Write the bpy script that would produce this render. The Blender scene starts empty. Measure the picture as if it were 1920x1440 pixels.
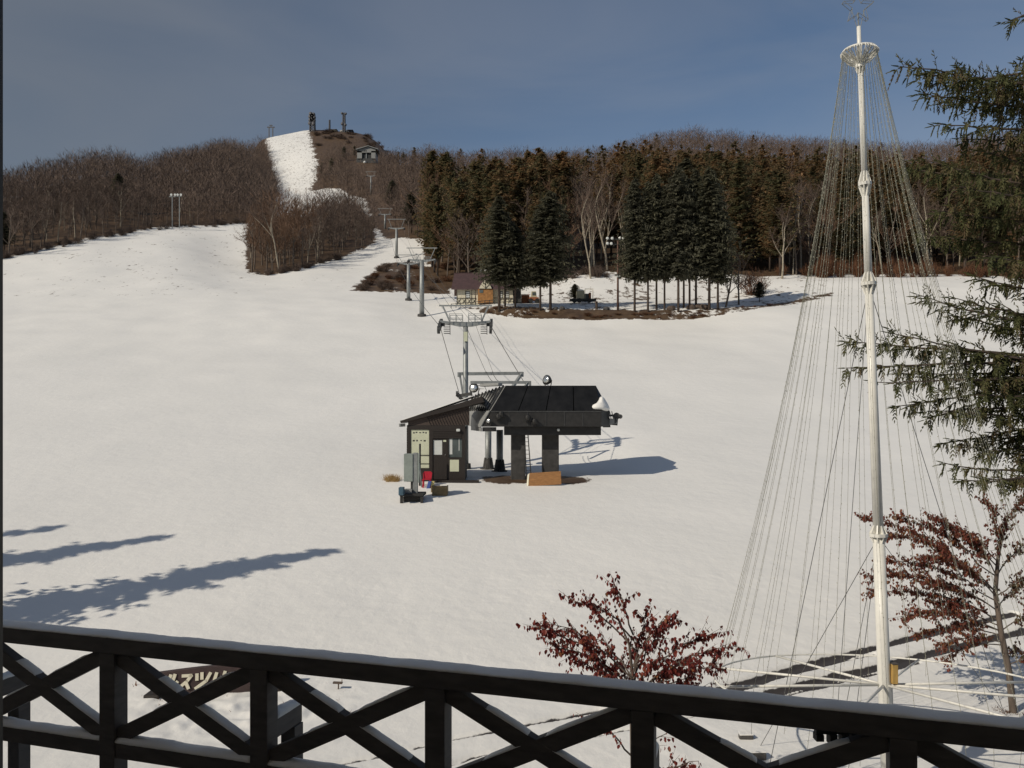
import bpy, math, random
import numpy as np
from mathutils import Vector

# ------------------------------------------------------------------ camera, sky, sun, exposure
sc = bpy.context.scene
col = sc.collection
R_ = math.radians
F_PX = 1475.0                 # focal length in pixels of the 1920 px wide photograph
PITCH = 0.0
HORIZON = 784.4               # photo row of the horizon; the lens is shifted, not tilted
CAM_Z = 7.2
SUN_AZ, SUN_EL = R_(235.0), R_(35.0)      # azimuth from +Y towards +X

cam_d = bpy.data.cameras.new('camera')
cam_d.sensor_width = 36.0
cam_d.lens = 36.0 * F_PX / 1920.0
cam_d.shift_y = (HORIZON - 720.0) / 1920.0
cam_d.clip_start = 0.05
cam_d.clip_end = 6000
cam = bpy.data.objects.new('camera', cam_d)
col.objects.link(cam)
cam.location = (0, 0, CAM_Z)
cam.rotation_euler = (math.pi / 2 + PITCH, 0, 0)
sc.camera = cam

world = bpy.data.worlds.new('World')
sc.world = world
world.use_nodes = True
wn, wl = world.node_tree.nodes, world.node_tree.links
bg = wn['Background']
sky = wn.new('ShaderNodeTexSky')
sky.sky_type = 'NISHITA'
sky.sun_disc = False
sky.sun_elevation = SUN_EL
sky.sun_rotation = SUN_AZ
sky.altitude = 400
sky.air_density = 1.0
sky.dust_density = 0.8
sky.ozone_density = 1.2
tc = wn.new('ShaderNodeTexCoord')
mp = wn.new('ShaderNodeMapping')
mp.inputs['Rotation'].default_value = (0.25, 0.45, 0.5)
mp.inputs['Scale'].default_value = (1.0, 5.5, 6.5)
wl.new(tc.outputs['Generated'], mp.inputs[0])
nz = wn.new('ShaderNodeTexNoise')
nz.inputs['Scale'].default_value = 1.25
nz.inputs['Detail'].default_value = 5
nz.inputs['Roughness'].default_value = 0.5
nz.inputs['Distortion'].default_value = 0.5
wl.new(mp.outputs[0], nz.inputs['Vector'])
rp = wn.new('ShaderNodeValToRGB')
rp.color_ramp.elements[0].position = 0.36
rp.color_ramp.elements[0].color = (0, 0, 0, 1)
rp.color_ramp.elements[1].position = 0.85
rp.color_ramp.elements[1].color = (0.36, 0.36, 0.36, 1)
wl.new(nz.outputs['Fac'], rp.inputs[0])
mxs = wn.new('ShaderNodeMix')
mxs.data_type = 'RGBA'
wl.new(rp.outputs[0], mxs.inputs[0])
wl.new(sky.outputs[0], mxs.inputs[6])
mxs.inputs[7].default_value = (4.7, 4.7, 4.8, 1)      # thin high cirrus
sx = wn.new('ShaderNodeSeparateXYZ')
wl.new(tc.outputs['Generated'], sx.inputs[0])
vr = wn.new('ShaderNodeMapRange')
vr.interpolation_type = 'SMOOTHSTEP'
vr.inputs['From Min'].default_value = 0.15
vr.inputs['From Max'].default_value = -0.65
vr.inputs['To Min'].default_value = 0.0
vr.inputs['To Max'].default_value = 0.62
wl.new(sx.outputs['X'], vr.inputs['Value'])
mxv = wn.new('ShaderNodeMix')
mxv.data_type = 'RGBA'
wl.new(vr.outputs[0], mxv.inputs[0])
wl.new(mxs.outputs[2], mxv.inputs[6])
mxv.inputs[7].default_value = (1.85, 1.98, 2.12, 1)    # grey veil of the window glass, painted into the left sky
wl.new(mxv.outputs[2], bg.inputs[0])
bg.inputs[1].default_value = 0.07

sun_d = bpy.data.lights.new('sun', 'SUN')
sun_d.energy = 3.1
sun_d.angle = R_(0.53)
sun_d.color = (1.0, 0.905, 0.76)
sun = bpy.data.objects.new('sun', sun_d)
col.objects.link(sun)
S = Vector((math.sin(SUN_AZ) * math.cos(SUN_EL), math.cos(SUN_AZ) * math.cos(SUN_EL), math.sin(SUN_EL)))
sun.rotation_euler = S.to_track_quat('Z', 'Y').to_euler()

sc.view_settings.view_transform = 'Standard'
sc.view_settings.look = 'None'
sc.view_settings.gamma = 1.0
sc.view_settings.exposure = 0.1
sc.cycles.max_bounces = 5
sc.cycles.transparent_max_bounces = 8
sc.cycles.use_denoising = True

# ------------------------------------------------------------------ helpers
CP, SP = math.cos(PITCH), math.sin(PITCH)


def P(px, py, d):
    """world point seen at photo pixel (px,py) at distance d along +Y"""
    a, b = (px - 960) / F_PX, (HORIZON - py) / F_PX
    y = CP - b * SP
    k = d / y
    return Vector((a * k, d, CAM_Z + (SP + b * CP) * k))


def proj(X, Y, Z):
    zr = Z - CAM_Z
    dep = Y * CP + zr * SP
    up = -Y * SP + zr * CP
    dep = np.where(np.abs(dep) < 0.01, 0.01, dep)
    return 960 + F_PX * X / dep, HORIZON - F_PX * up / dep


class MB:
    def __init__(s):
        s.v, s.f, s.t, s.m = [], [], [], []

    def add(s, vs, fs, tint=0.5, mi=0):
        n = len(s.v)
        s.v.extend([tuple(p) for p in vs])
        for q in fs:
            s.f.append(tuple(i + n for i in q))
            s.t.append(tint)
            s.m.append(mi)
        return s

    def box(s, lo, hi, tint=0.5):
        x0, y0, z0 = lo
        x1, y1, z1 = hi
        return s.add([(x0, y0, z0), (x1, y0, z0), (x1, y1, z0), (x0, y1, z0), (x0, y0, z1), (x1, y0, z1), (x1, y1, z1), (x0, y1, z1)],
                     [(0, 3, 2, 1), (4, 5, 6, 7), (0, 1, 5, 4), (1, 2, 6, 5), (2, 3, 7, 6), (3, 0, 4, 7)], tint)

    def pbox(s, x0, y0, x1, y1, d, depth, tint=0.5):
        a, b = P(x0, y1, d), P(x1, y0, d)
        return s.box((a.x, d, a.z), (b.x, d + depth, b.z), tint)

    def beam(s, p, q, w, h, up=(0, 0, 1), tint=0.5):
        p, q = Vector(p), Vector(q)
        d = (q - p).normalized()
        up = Vector(up)
        sd = d.cross(up)
        if sd.length < 1e-4:
            sd = d.cross(Vector((0, 1, 0)))
        sd.normalize()
        u = sd.cross(d).normalized()
        sd, u = sd * w / 2, u * h / 2
        vs = [p - sd - u, p + sd - u, p + sd + u, p - sd + u, q - sd - u, q + sd - u, q + sd + u, q - sd + u]
        return s.add(vs, [(0, 1, 2, 3), (7, 6, 5, 4), (0, 4, 5, 1), (1, 5, 6, 2), (2, 6, 7, 3), (3, 7, 4, 0)], tint)

    def tube(s, pts, rad, n=6, tint=0.5, cap=True):
        pts = [Vector(p) for p in pts]
        if not isinstance(rad, (list, tuple)):
            rad = [rad] * len(pts)
        vs, fs = [], []
        ref = None
        for i, p in enumerate(pts):
            d = pts[min(i + 1, len(pts) - 1)] - pts[max(i - 1, 0)]
            if d.length < 1e-9:
                d = Vector((0, 0, 1))
            d.normalize()
            if ref is None:
                ref = Vector((1, 0, 0)) if abs(d.x) < 0.8 else Vector((0, 1, 0))
            a = (ref - d * ref.dot(d)).normalized()
            b = d.cross(a)
            ref = a
            for k in range(n):
                an = 2 * math.pi * k / n
                vs.append(p + (a * math.cos(an) + b * math.sin(an)) * rad[i])
        for i in range(len(pts) - 1):
            for k in range(n):
                k2 = (k + 1) % n
                fs.append((i * n + k, i * n + k2, (i + 1) * n + k2, (i + 1) * n + k))
        if cap:
            fs.append(tuple(range(n - 1, -1, -1)))
            fs.append(tuple((len(pts) - 1) * n + k for k in range(n)))
        return s.add(vs, fs, tint)

    def prism(s, poly, vec, tint=0.5):
        n = len(poly)
        vec = Vector(vec)
        a = [Vector(p) for p in poly]
        b = [p + vec for p in a]
        fs = [tuple(range(n - 1, -1, -1)), tuple(range(n, 2 * n))]
        fs += [(i, (i + 1) % n, n + (i + 1) % n, n + i) for i in range(n)]
        return s.add(a + b, fs, tint)

    def hull8(s, lo, hi, tint=0.5):
        """box from 4 bottom and 4 top corners"""
        return s.add(list(lo) + list(hi), [(0, 3, 2, 1), (4, 5, 6, 7), (0, 1, 5, 4), (1, 2, 6, 5), (2, 3, 7, 6), (3, 0, 4, 7)], tint)

    def ball(s, c, r, n=8, m=5, sz=1.0, tint=0.5):
        c = Vector(c)
        vs, fs = [c + Vector((0, 0, r * sz))], []
        for i in range(1, m):
            th = math.pi * i / m
            for k in range(n):
                ph = 2 * math.pi * k / n
                vs.append(c + Vector((r * math.sin(th) * math.cos(ph), r * math.sin(th) * math.sin(ph), r * sz * math.cos(th))))
        vs.append(c - Vector((0, 0, r * sz)))
        for k in range(n):
            fs.append((0, 1 + k, 1 + (k + 1) % n))
            fs.append((len(vs) - 1, 1 + (m - 2) * n + (k + 1) % n, 1 + (m - 2) * n + k))
        for i in range(m - 2):
            for k in range(n):
                fs.append((1 + i * n + k, 1 + (i + 1) * n + k, 1 + (i + 1) * n + (k + 1) % n, 1 + i * n + (k + 1) % n))
        return s.add(vs, fs, tint)

    def mesh(s, name, mats, off=(0, 0, 0), smooth=False):
        me = bpy.data.meshes.new(name)
        ox, oy, oz = off
        me.from_pydata([(x - ox, y - oy, z - oz) for x, y, z in s.v], [], s.f)
        if not isinstance(mats, (list, tuple)):
            mats = [mats]
        for m in mats:
            me.materials.append(m)
        at = me.attributes.new('tint', 'FLOAT', 'FACE')
        at.data.foreach_set('value', np.array(s.t, dtype=np.float32))
        if len(mats) > 1:
            me.polygons.foreach_set('material_index', np.array(s.m, dtype=np.int32))
        if smooth:
            me.polygons.foreach_set('use_smooth', np.ones(len(me.polygons), dtype=bool))
        me.update()
        return me

    def build(s, name, mats, parent=None, smooth=False, bevel=0, label=None):
        off = Vector((0, 0, 0))
        p = parent
        while p is not None:
            off += p.location
            p = p.parent
        o = bpy.data.objects.new(name, s.mesh(name, mats, off, smooth))
        col.objects.link(o)
        o.parent = parent
        if bevel:
            b = o.modifiers.new('bevel', 'BEVEL')
            b.width = bevel
            b.segments = 2
            b.limit_method = 'ANGLE'
        if label:
            o['label'] = label
        return o


def thing(name, label, cat, loc, group=None):
    o = bpy.data.objects.new(name, None)
    o.empty_display_size = 0.2
    col.objects.link(o)
    o.location = loc
    return tag(o, label, cat, group)


def tag(o, label=None, cat=None, group=None, kind=None):
    if label:
        o['label'] = label
    if cat:
        o['category'] = cat
    if group:
        o['group'] = group
    if kind:
        o['kind'] = kind
    return o


# ------------------------------------------------------------------ materials
def new_mat(name):
    m = bpy.data.materials.new(name)
    m.use_nodes = True
    return m, m.node_tree.nodes, m.node_tree.links, m.node_tree.nodes['Principled BSDF']


def M_simple(name, c, rough=0.6, metal=0.0, var=0.25, scale=3.0, bump=0.0, stretch=None, spec=0.5):
    """base colour with noise wear, optional bump"""
    m, n, l, b = new_mat(name)
    b.inputs['Roughness'].default_value = rough
    b.inputs['Metallic'].default_value = metal
    b.inputs['Specular IOR Level'].default_value = spec
    t = n.new('ShaderNodeTexCoord')
    mp = n.new('ShaderNodeMapping')
    if stretch:
        mp.inputs['Scale'].default_value = stretch
    l.new(t.outputs['Object'], mp.inputs[0])
    z = n.new('ShaderNodeTexNoise')
    z.inputs['Scale'].default_value = scale
    z.inputs['Detail'].default_value = 5
    l.new(mp.outputs[0], z.inputs['Vector'])
    r = n.new('ShaderNodeValToRGB')
    r.color_ramp.elements[0].position = 0.3
    r.color_ramp.elements[1].position = 0.72
    r.color_ramp.elements[0].color = tuple(x * (1 - var) for x in c) + (1,)
    r.color_ramp.elements[1].color = tuple(min(1, x * (1 + var)) for x in c) + (1,)
    l.new(z.outputs['Fac'], r.inputs[0])
    l.new(r.outputs[0], b.inputs['Base Color'])
    if bump:
        bp = n.new('ShaderNodeBump')
        bp.inputs['Strength'].default_value = bump
        bp.inputs['Distance'].default_value = 0.02
        l.new(z.outputs['Fac'], bp.inputs['Height'])
        l.new(bp.outputs[0], b.inputs['Normal'])
    return m


def M_tint(name, cols, rough=0.8, noise=None, trans=0.0, spec=0.3):
    """colour from the per-face tint attribute through a ramp"""
    m, n, l, b = new_mat(name)
    b.inputs['Roughness'].default_value = rough
    b.inputs['Specular IOR Level'].default_value = spec
    a = n.new('ShaderNodeAttribute')
    a.attribute_name = 'tint'
    oi = n.new('ShaderNodeObjectInfo')
    ad = n.new('ShaderNodeMath')
    ad.operation = 'MULTIPLY_ADD'
    ad.inputs[1].default_value = 0.35 if noise is None else noise
    sb = n.new('ShaderNodeMath')
    sb.operation = 'SUBTRACT'
    sb.inputs[1].default_value = 0.5
    l.new(oi.outputs['Random'], sb.inputs[0])
    l.new(sb.outputs[0], ad.inputs[0])
    l.new(a.outputs['Fac'], ad.inputs[2])
    r = n.new('ShaderNodeValToRGB')
    e = r.color_ramp.elements
    while len(e) < len(cols):
        e.new(0.5)
    for i, c in enumerate(cols):
        e[i].position = i / (len(cols) - 1)
        e[i].color = tuple(c) + (1,)
    l.new(ad.outputs[0], r.inputs[0])
    l.new(r.outputs[0], b.inputs['Base Color'])
    if trans:
        tr = n.new('ShaderNodeBsdfTranslucent')
        l.new(r.outputs[0], tr.inputs[0])
        mx = n.new('ShaderNodeMixShader')
        mx.inputs[0].default_value = trans
        l.new(b.outputs[0], mx.inputs[1])
        l.new(tr.outputs[0], mx.inputs[2])
        l.new(mx.outputs[0], n['Material Output'].inputs[0])
    return m


def M_snow(name, attrs=True):
    m, n, l, b = new_mat(name)
    b.inputs['Roughness'].default_value = 0.55
    b.inputs['Specular IOR Level'].default_value = 0.25
    t = n.new('ShaderNodeTexCoord')

    def noise(scale, detail, rough=0.55, stretch=None):
        z = n.new('ShaderNodeTexNoise')
        z.inputs['Scale'].default_value = scale
        z.inputs['Detail'].default_value = detail
        z.inputs['Roughness'].default_value = rough
        if stretch:
            mp = n.new('ShaderNodeMapping')
            mp.inputs['Scale'].default_value = stretch
            l.new(t.outputs['Object'], mp.inputs[0])
            l.new(mp.outputs[0], z.inputs['Vector'])
        else:
            l.new(t.outputs['Object'], z.inputs['Vector'])
        return z.outputs['Fac']

    n1, n2, n3 = noise(0.09, 4), noise(1.3, 6), noise(9, 4, 0.6, (1.0, 0.55, 1.0))
    rr = n.new('ShaderNodeValToRGB')
    rr.color_ramp.elements[0].position, rr.color_ramp.elements[1].position = 0.3, 0.7
    rr.color_ramp.elements[0].color = (0.75, 0.745, 0.72, 1)
    rr.color_ramp.elements[1].color = (0.81, 0.80, 0.77, 1)
    l.new(n1, rr.inputs[0])
    color = rr.outputs[0]
    if attrs:
        def attr(nm):
            a = n.new('ShaderNodeAttribute')
            a.attribute_name = nm
            return a.outputs['Fac']

        def mask(noise_out, cov, soft):
            s_ = n.new('ShaderNodeMath')
            s_.operation = 'SUBTRACT'
            l.new(cov, s_.inputs[0])
            l.new(noise_out, s_.inputs[1])
            mr = n.new('ShaderNodeMapRange')
            mr.inputs['From Min'].default_value = -soft
            mr.inputs['From Max'].default_value = soft
            l.new(s_.outputs[0], mr.inputs['Value'])
            return mr.outputs[0]

        soil = n.new('ShaderNodeValToRGB')
        e = soil.color_ramp.elements
        e[0].position, e[0].color = 0.3, (0.045, 0.028, 0.018, 1)
        e[1].position, e[1].color = 0.7, (0.13, 0.085, 0.05, 1)
        l.new(noise(0.5, 6, 0.7), soil.inputs[0])
        ncov = noise(0.75, 7, 0.72, (1.0, 0.45, 1.0))
        mix = n.new('ShaderNodeMix')
        mix.data_type = 'RGBA'
        l.new(mask(ncov, attr('cover'), 0.035), mix.inputs[0])
        l.new(color, mix.inputs[6])
        l.new(soil.outputs[0], mix.inputs[7])
        mix2 = n.new('ShaderNodeMix')
        mix2.data_type = 'RGBA'
        l.new(mask(noise(3.0, 5), attr('rut'), 0.08), mix2.inputs[0])
        l.new(mix.outputs[2], mix2.inputs[6])
        mix2.inputs[7].default_value = (0.055, 0.05, 0.05, 1)
        color = mix2.outputs[2]
    l.new(color, b.inputs['Base Color'])
    ad = n.new('ShaderNodeMath')
    ad.operation = 'MULTIPLY_ADD'
    ad.inputs[1].default_value = 3.0
    l.new(n2, ad.inputs[0])
    ad2 = n.new('ShaderNodeMath')
    ad2.operation = 'MULTIPLY_ADD'
    ad2.inputs[1].default_value = 0.55
    l.new(n3, ad2.inputs[0])
    l.new(ad.outputs[0], ad2.inputs[2])
    l.new(ad2.outputs[0], ad.inputs[2]) if False else None
    bp = n.new('ShaderNodeBump')
    bp.inputs['Strength'].default_value = 0.42
    bp.inputs['Distance'].default_value = 0.035
    l.new(ad2.outputs[0], bp.inputs['Height'])
    l.new(bp.outputs[0], b.inputs['Normal'])
    return m


snow_m = M_snow('snow_ground')
snow_cap_m = M_snow('snow_cap', False)
timber_m = M_simple('dark_stained_timber', (0.078, 0.070, 0.064), 0.65, 0, 0.25, 5, 0.3, (1, 1, 4))
white_paint = M_simple('white_painted_steel', (0.72, 0.71, 0.66), 0.4, 0, 0.08, 4)
galv_m = M_simple('galvanised_steel', (0.27, 0.285, 0.285), 0.5, 0.35, 0.18, 5)
galv_dark = M_simple('weathered_steel', (0.055, 0.056, 0.056), 0.55, 0.3, 0.3, 6)
black_m = M_simple('black_painted_steel', (0.022, 0.021, 0.020), 0.5, 0, 0.35, 4)
smoke_m = M_simple('smoked_acrylic_panel', (0.012, 0.012, 0.012), 0.4, 0, 0.4, 2, spec=0.25)
brown_m = M_simple('dark_brown_siding', (0.018, 0.0125, 0.010), 0.7, 0, 0.35, 5, 0.3, (8, 8, 1))
gable_m = M_simple('brown_gable_boards', (0.055, 0.038, 0.03), 0.7, 0, 0.3, 6, 0.3, (8, 8, 1))
rib_m = M_simple('grey_standing_seam_roof', (0.33, 0.33, 0.32), 0.45, 0.3, 0.15, 5)
panel_grey = M_simple('grey_fascia_panel', (0.25, 0.255, 0.25), 0.55, 0.1, 0.12, 3)
concrete_m = M_simple('dark_concrete', (0.048, 0.046, 0.044), 0.8, 0, 0.3, 4, 0.4)
ply_m = M_simple('plywood', (0.30, 0.145, 0.05), 0.6, 0, 0.25, 4, 0.1, (1, 1, 7))
crate_m = M_simple('brown_crate_board', (0.19, 0.14, 0.07), 0.7, 0, 0.25, 6, 0.2)
cab_m = M_simple('grey_green_cabinet', (0.25, 0.285, 0.265), 0.5, 0.1, 0.12, 3)
rubber_m = M_simple('black_rubber', (0.018, 0.018, 0.018), 0.75, 0, 0.3, 6)
red_m = M_simple('red_plastic', (0.42, 0.012, 0.03), 0.4, 0, 0.1, 4)
blue_m = M_simple('blue_plastic', (0.06, 0.10, 0.32), 0.45, 0, 0.1, 4)
teal_m = M_simple('blue_grey_tub', (0.05, 0.10, 0.14), 0.5, 0, 0.2, 4)
yellow_m = M_simple('pale_yellow_card', (0.55, 0.48, 0.2), 0.6, 0, 0.2, 4)
notice_m = M_simple('pale_notice_board', (0.56, 0.58, 0.43), 0.6, 0, 0.07, 2)
silver_m = M_simple('chrome_reflector', (0.75, 0.75, 0.72), 0.18, 0.9, 0.05, 3)
lampglass_m = M_simple('lamp_glass', (0.62, 0.64, 0.62), 0.12, 0.0, 0.05, 3, spec=0.9)
cream_m = M_simple('cream_plaster', (0.62, 0.58, 0.46), 0.8, 0, 0.08, 2)
mauve_m = M_simple('mauve_brown_roof', (0.065, 0.036, 0.037), 0.7, 0, 0.25, 2, 0.2)
door_m = M_simple('ochre_door_boards', (0.32, 0.155, 0.05), 0.7, 0, 0.25, 3, 0.2)
beige_m = M_simple('beige_ribbed_body', (0.48, 0.44, 0.31), 0.6, 0, 0.12, 3)
orange_m = M_simple('orange_brown_board', (0.30, 0.11, 0.05), 0.7, 0, 0.3, 4)
sign_m = M_simple('maroon_sign_board', (0.042, 0.024, 0.024), 0.65, 0, 0.3, 5, 0.2)
letter_m = M_simple('cream_letter', (0.66, 0.63, 0.50), 0.6, 0, 0.08, 4)
wood_box_m = M_simple('raw_pine', (0.45, 0.29, 0.09), 0.6, 0, 0.25, 4, 0.1, (6, 6, 1))
wire_m = M_simple('light_string_wire', (0.30, 0.29, 0.21), 0.5, 0, 0.2, 5)
bulb_m = M_simple('light_string_bulb', (0.62, 0.60, 0.47), 0.15, 0, 0.1, 5, spec=0.9)
guy_m = M_simple('guy_wire_steel', (0.12, 0.12, 0.12), 0.5, 0.4, 0.1, 5)
rope_m = M_simple('steel_rope', (0.07, 0.07, 0.07), 0.6, 0.2, 0.1, 5)
rust_m = M_simple('rusty_pole', (0.11, 0.06, 0.045), 0.8, 0, 0.25, 4)
far_grey = M_simple('far_tower_steel', (0.10, 0.10, 0.11), 0.7, 0.2, 0.2, 4)
stucco_m = M_simple('hotel_stucco', (0.48, 0.43, 0.36), 0.85, 0, 0.12, 2, 0.2)
bark_m = M_simple('brown_bark', (0.085, 0.062, 0.048), 0.9, 0, 0.4, 4, 0.5, (1, 1, 0.4))
grey_bark = M_simple('grey_brown_bark', (0.115, 0.09, 0.072), 0.9, 0, 0.35, 4, 0.4, (1, 1, 0.4))
birch_m = M_simple('pale_birch_bark', (0.30, 0.26, 0.20), 0.85, 0, 0.35, 3, 0.2, (1, 1, 2))
stone_m = M_simple('grey_stone', (0.07, 0.066, 0.064), 0.85, 0, 0.3, 3, 0.4)
glass_m = M_simple('window_glass', (0.10, 0.12, 0.12), 0.08, 0.0, 0.3, 1, spec=0.9)
spruce_leaf = M_tint('spruce_needles', [(0.098, 0.096, 0.070), (0.130, 0.127, 0.088), (0.168, 0.162, 0.104)], 0.75, None, 0.35)
near_needle = M_tint('near_spruce_needles', [(0.052, 0.062, 0.026), (0.092, 0.102, 0.040), (0.135, 0.132, 0.055), (0.16, 0.112, 0.064)], 0.65, 0.0, 0.3)
larch_leaf = M_tint('larch_needles', [(0.135, 0.138, 0.076), (0.195, 0.170, 0.092), (0.265, 0.188, 0.104), (0.33, 0.205, 0.108)], 0.8, None, 0.4)
twig_m = M_tint('bare_twigs', [(0.070, 0.050, 0.041), (0.115, 0.083, 0.066), (0.165, 0.120, 0.096)], 0.85)
russet_m = M_tint('russet_crown_twigs', [(0.085, 0.052, 0.036), (0.150, 0.090, 0.058), (0.205, 0.125, 0.080)], 0.85)
shrub_m = M_tint('russet_twigs', [(0.06, 0.028, 0.018), (0.12, 0.055, 0.028), (0.17, 0.08, 0.04)], 0.85)
red_leaf = M_tint('dark_red_leaves', [(0.10, 0.020, 0.020), (0.18, 0.032, 0.028), (0.25, 0.055, 0.035), (0.28, 0.13, 0.05)], 0.5, 0.0, 0.35)
brown_leaf = M_tint('red_brown_leaves', [(0.10, 0.095, 0.034), (0.13, 0.050, 0.030), (0.20, 0.050, 0.036), (0.25, 0.12, 0.045)], 0.55, 0.0, 0.35)
straw_m = M_tint('dry_straw', [(0.20, 0.12, 0.04), (0.36, 0.23, 0.09), (0.42, 0.30, 0.14)], 0.8)

# ------------------------------------------------------------------ terrain
NEAR = [(-400, 0), (0, 0), (16, 0), (20, .15), (26, .85), (32, 1.75), (45, 3.72), (60, 6.4), (80, 10.9), (100, 15.8)]
COLS = {   # photo column -> (distance, photo row) of the ground there
    -400: [(150, 556), (190, 492), (330, 400), (480, 440), (900, 600)],
    0:    [(150, 556), (192, 490), (330, 380), (460, 420), (900, 600)],
    150:  [(150, 556), (215, 456), (350, 340), (470, 370), (900, 600)],
    230:  [(150, 556), (236, 438), (372, 332), (480, 372), (900, 600)],
    278:  [(150, 556), (247, 430), (380, 352), (450, 350), (540, 380), (900, 600)],
    320:  [(150, 556), (252, 427), (410, 326), (520, 365), (900, 600)],
    440:  [(150, 557), (205, 500), (268, 420), (470, 296), (560, 320), (900, 600)],
    472:  [(150, 557), (200, 508), (270, 420), (480, 325), (612, 272), (660, 270), (800, 430), (1000, 640)],
    500:  [(150, 557), (198, 512), (275, 420), (480, 352), (615, 259), (660, 258), (800, 420), (1000, 640)],
    590:  [(148, 560), (205, 500), (270, 435), (450, 346), (600, 256), (650, 248), (800, 420), (1000, 640)],
    690:  [(140, 572), (205, 502), (245, 462), (300, 420), (430, 345), (500, 305), (610, 258), (650, 257), (800, 430), (1000, 640)],
    800:  [(133, 590), (205, 500), (245, 455), (400, 345), (490, 314), (600, 360), (1000, 640)],
    950:  [(129, 596), (132, 578), (146, 568), (180, 526), (250, 440), (300, 400), (430, 326), (540, 370), (1000, 640)],
    1100: [(128, 597), (131.5, 580), (150, 561), (165, 526), (250, 440), (300, 398), (430, 324), (540, 370), (1000, 640)],
    1300: [(127, 597), (130.5, 582), (150, 562), (166, 524), (250, 435), (300, 390), (450, 285), (560, 330), (1000, 640)],
    1500: [(130, 578), (142, 560), (158, 526), (168, 516), (250, 435), (300, 395), (450, 296), (560, 340), (1000, 640)],
    1700: [(130, 575), (145, 545), (162, 522), (172, 518), (250, 440), (300, 400), (440, 312), (550, 350), (1000, 640)],
    1900: [(130, 575), (150, 532), (164, 524), (250, 440), (300, 400), (450, 288), (560, 330), (1000, 640)],
    2400: [(130, 575), (150, 532), (164, 524), (250, 440), (300, 400), (450, 300), (560, 340), (1000, 640)],
}


def pchip(xs, ys, q):
    xs, ys = np.asarray(xs, float), np.asarray(ys, float)
    h = np.diff(xs)
    dl = np.diff(ys) / h
    m = np.zeros_like(ys)
    for i in range(1, len(xs) - 1):
        if dl[i - 1] * dl[i] > 0:
            w1, w2 = 2 * h[i] + h[i - 1], h[i] + 2 * h[i - 1]
            m[i] = (w1 + w2) / (w1 / dl[i - 1] + w2 / dl[i])
    m[0], m[-1] = dl[0], dl[-1]
    q = np.clip(q, xs[0], xs[-1])
    i = np.clip(np.searchsorted(xs, q) - 1, 0, len(xs) - 2)
    t = (q - xs[i]) / h[i]
    return ((2 * t**3 - 3 * t**2 + 1) * ys[i] + (t**3 - 2 * t**2 + t) * h[i] * m[i] + (-2 * t**3 + 3 * t**2) * ys[i + 1] + (t**3 - t**2) * h[i] * m[i + 1])


TD = np.concatenate([np.arange(-400, 12, 8), np.arange(12, 60, 0.5), np.arange(60, 120, 1), np.arange(120, 180, 0.25), np.arange(180, 700, 1.5), np.arange(700, 1001, 10)])
cpx = sorted(COLS)
CU = np.array([(p - 960) / F_PX for p in cpx])
ctab = []
for p_ in cpx:
    pts = NEAR + [(d, P(p_, y, d).z) for d, y in COLS[p_]]
    ctab.append(pchip([a for a, b in pts], [b for a, b in pts], TD))
ctab = np.array(ctab)
UG = np.linspace(CU[0], CU[-1], 360)      # columns resampled with smooth weights
TAB = np.zeros((len(UG), len(TD)))
for i, u in enumerate(UG):
    k = min(max(int(np.searchsorted(CU, u)) - 1, 0), len(CU) - 2)
    t = min(max((u - CU[k]) / (CU[k + 1] - CU[k]), 0), 1)
    t = 0.35 * t + 0.65 * (t * t * (3 - 2 * t))
    TAB[i] = ctab[k] * (1 - t) + ctab[k + 1] * t
K = np.ones(7) / 7
for j in range(TAB.shape[1]):
    TAB[:, j] = np.convolve(np.pad(TAB[:, j], 3, mode='edge'), K, mode='valid')


def vnoise(x, y, seed=0):
    """value noise on a lattice, vectorised"""
    xi, yi = np.floor(x).astype(np.int64), np.floor(y).astype(np.int64)
    fx, fy = x - xi, y - yi
    fx, fy = fx * fx * (3 - 2 * fx), fy * fy * (3 - 2 * fy)

    def hsh(a, b):
        h = (a * 374761393 + b * 668265263 + seed * 974634777) & 0x7fffffff
        h = ((h ^ (h >> 13)) * 1274126177) & 0x7fffffff
        return ((h ^ (h >> 16)) & 0xffff) / 65535.0
    return (hsh(xi, yi) * (1 - fx) + hsh(xi + 1, yi) * fx) * (1 - fy) + (hsh(xi, yi + 1) * (1 - fx) + hsh(xi + 1, yi + 1) * fx) * fy


def ground(X, Y):
    X, Y = np.asarray(X, float), np.asarray(Y, float)
    u = X / np.maximum(Y, 12.0)
    iu = np.clip((u - UG[0]) / (UG[1] - UG[0]), 0, len(UG) - 1.001)
    idx = np.interp(Y, TD, np.arange(len(TD)))
    idx = np.clip(idx, 0, len(TD) - 1.001)
    a, b = iu.astype(int), idx.astype(int)
    fa, fb = iu - a, idx - b
    z = (TAB[a, b] * (1 - fa) + TAB[a + 1, b] * fa) * (1 - fb) + (TAB[a, b + 1] * (1 - fa) + TAB[a + 1, b + 1] * fa) * fb
    # the lift station stands on a small level pad
    sm = np.interp(Y, [40, 44, 45, 46, 48, 50, 52, 55, 60], [0, 0, -.02, -.1, -.3, -.62, -.72, -.55, 0])
    z = z + sm * np.exp(-((X - .5) / 6.5) ** 4)
    amp = np.clip((Y - 20) / 100, 0.0, 1.0)
    z = z + amp * (0.5 * (vnoise(X / 14, Y / 14, 3) - .5) + 0.18 * (vnoise(X / 4, Y / 4, 5) - .5)) + 0.05 * (vnoise(X / 2.3, Y / 2.3, 8) - .5)
    far = np.clip((Y - 250) / 200, 0, 1)
    return z + far * 5 * (vnoise(X / 40, Y / 40, 9) - .5)


def gz(x, y):
    return float(ground(np.array([x]), np.array([y]))[0])


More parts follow.
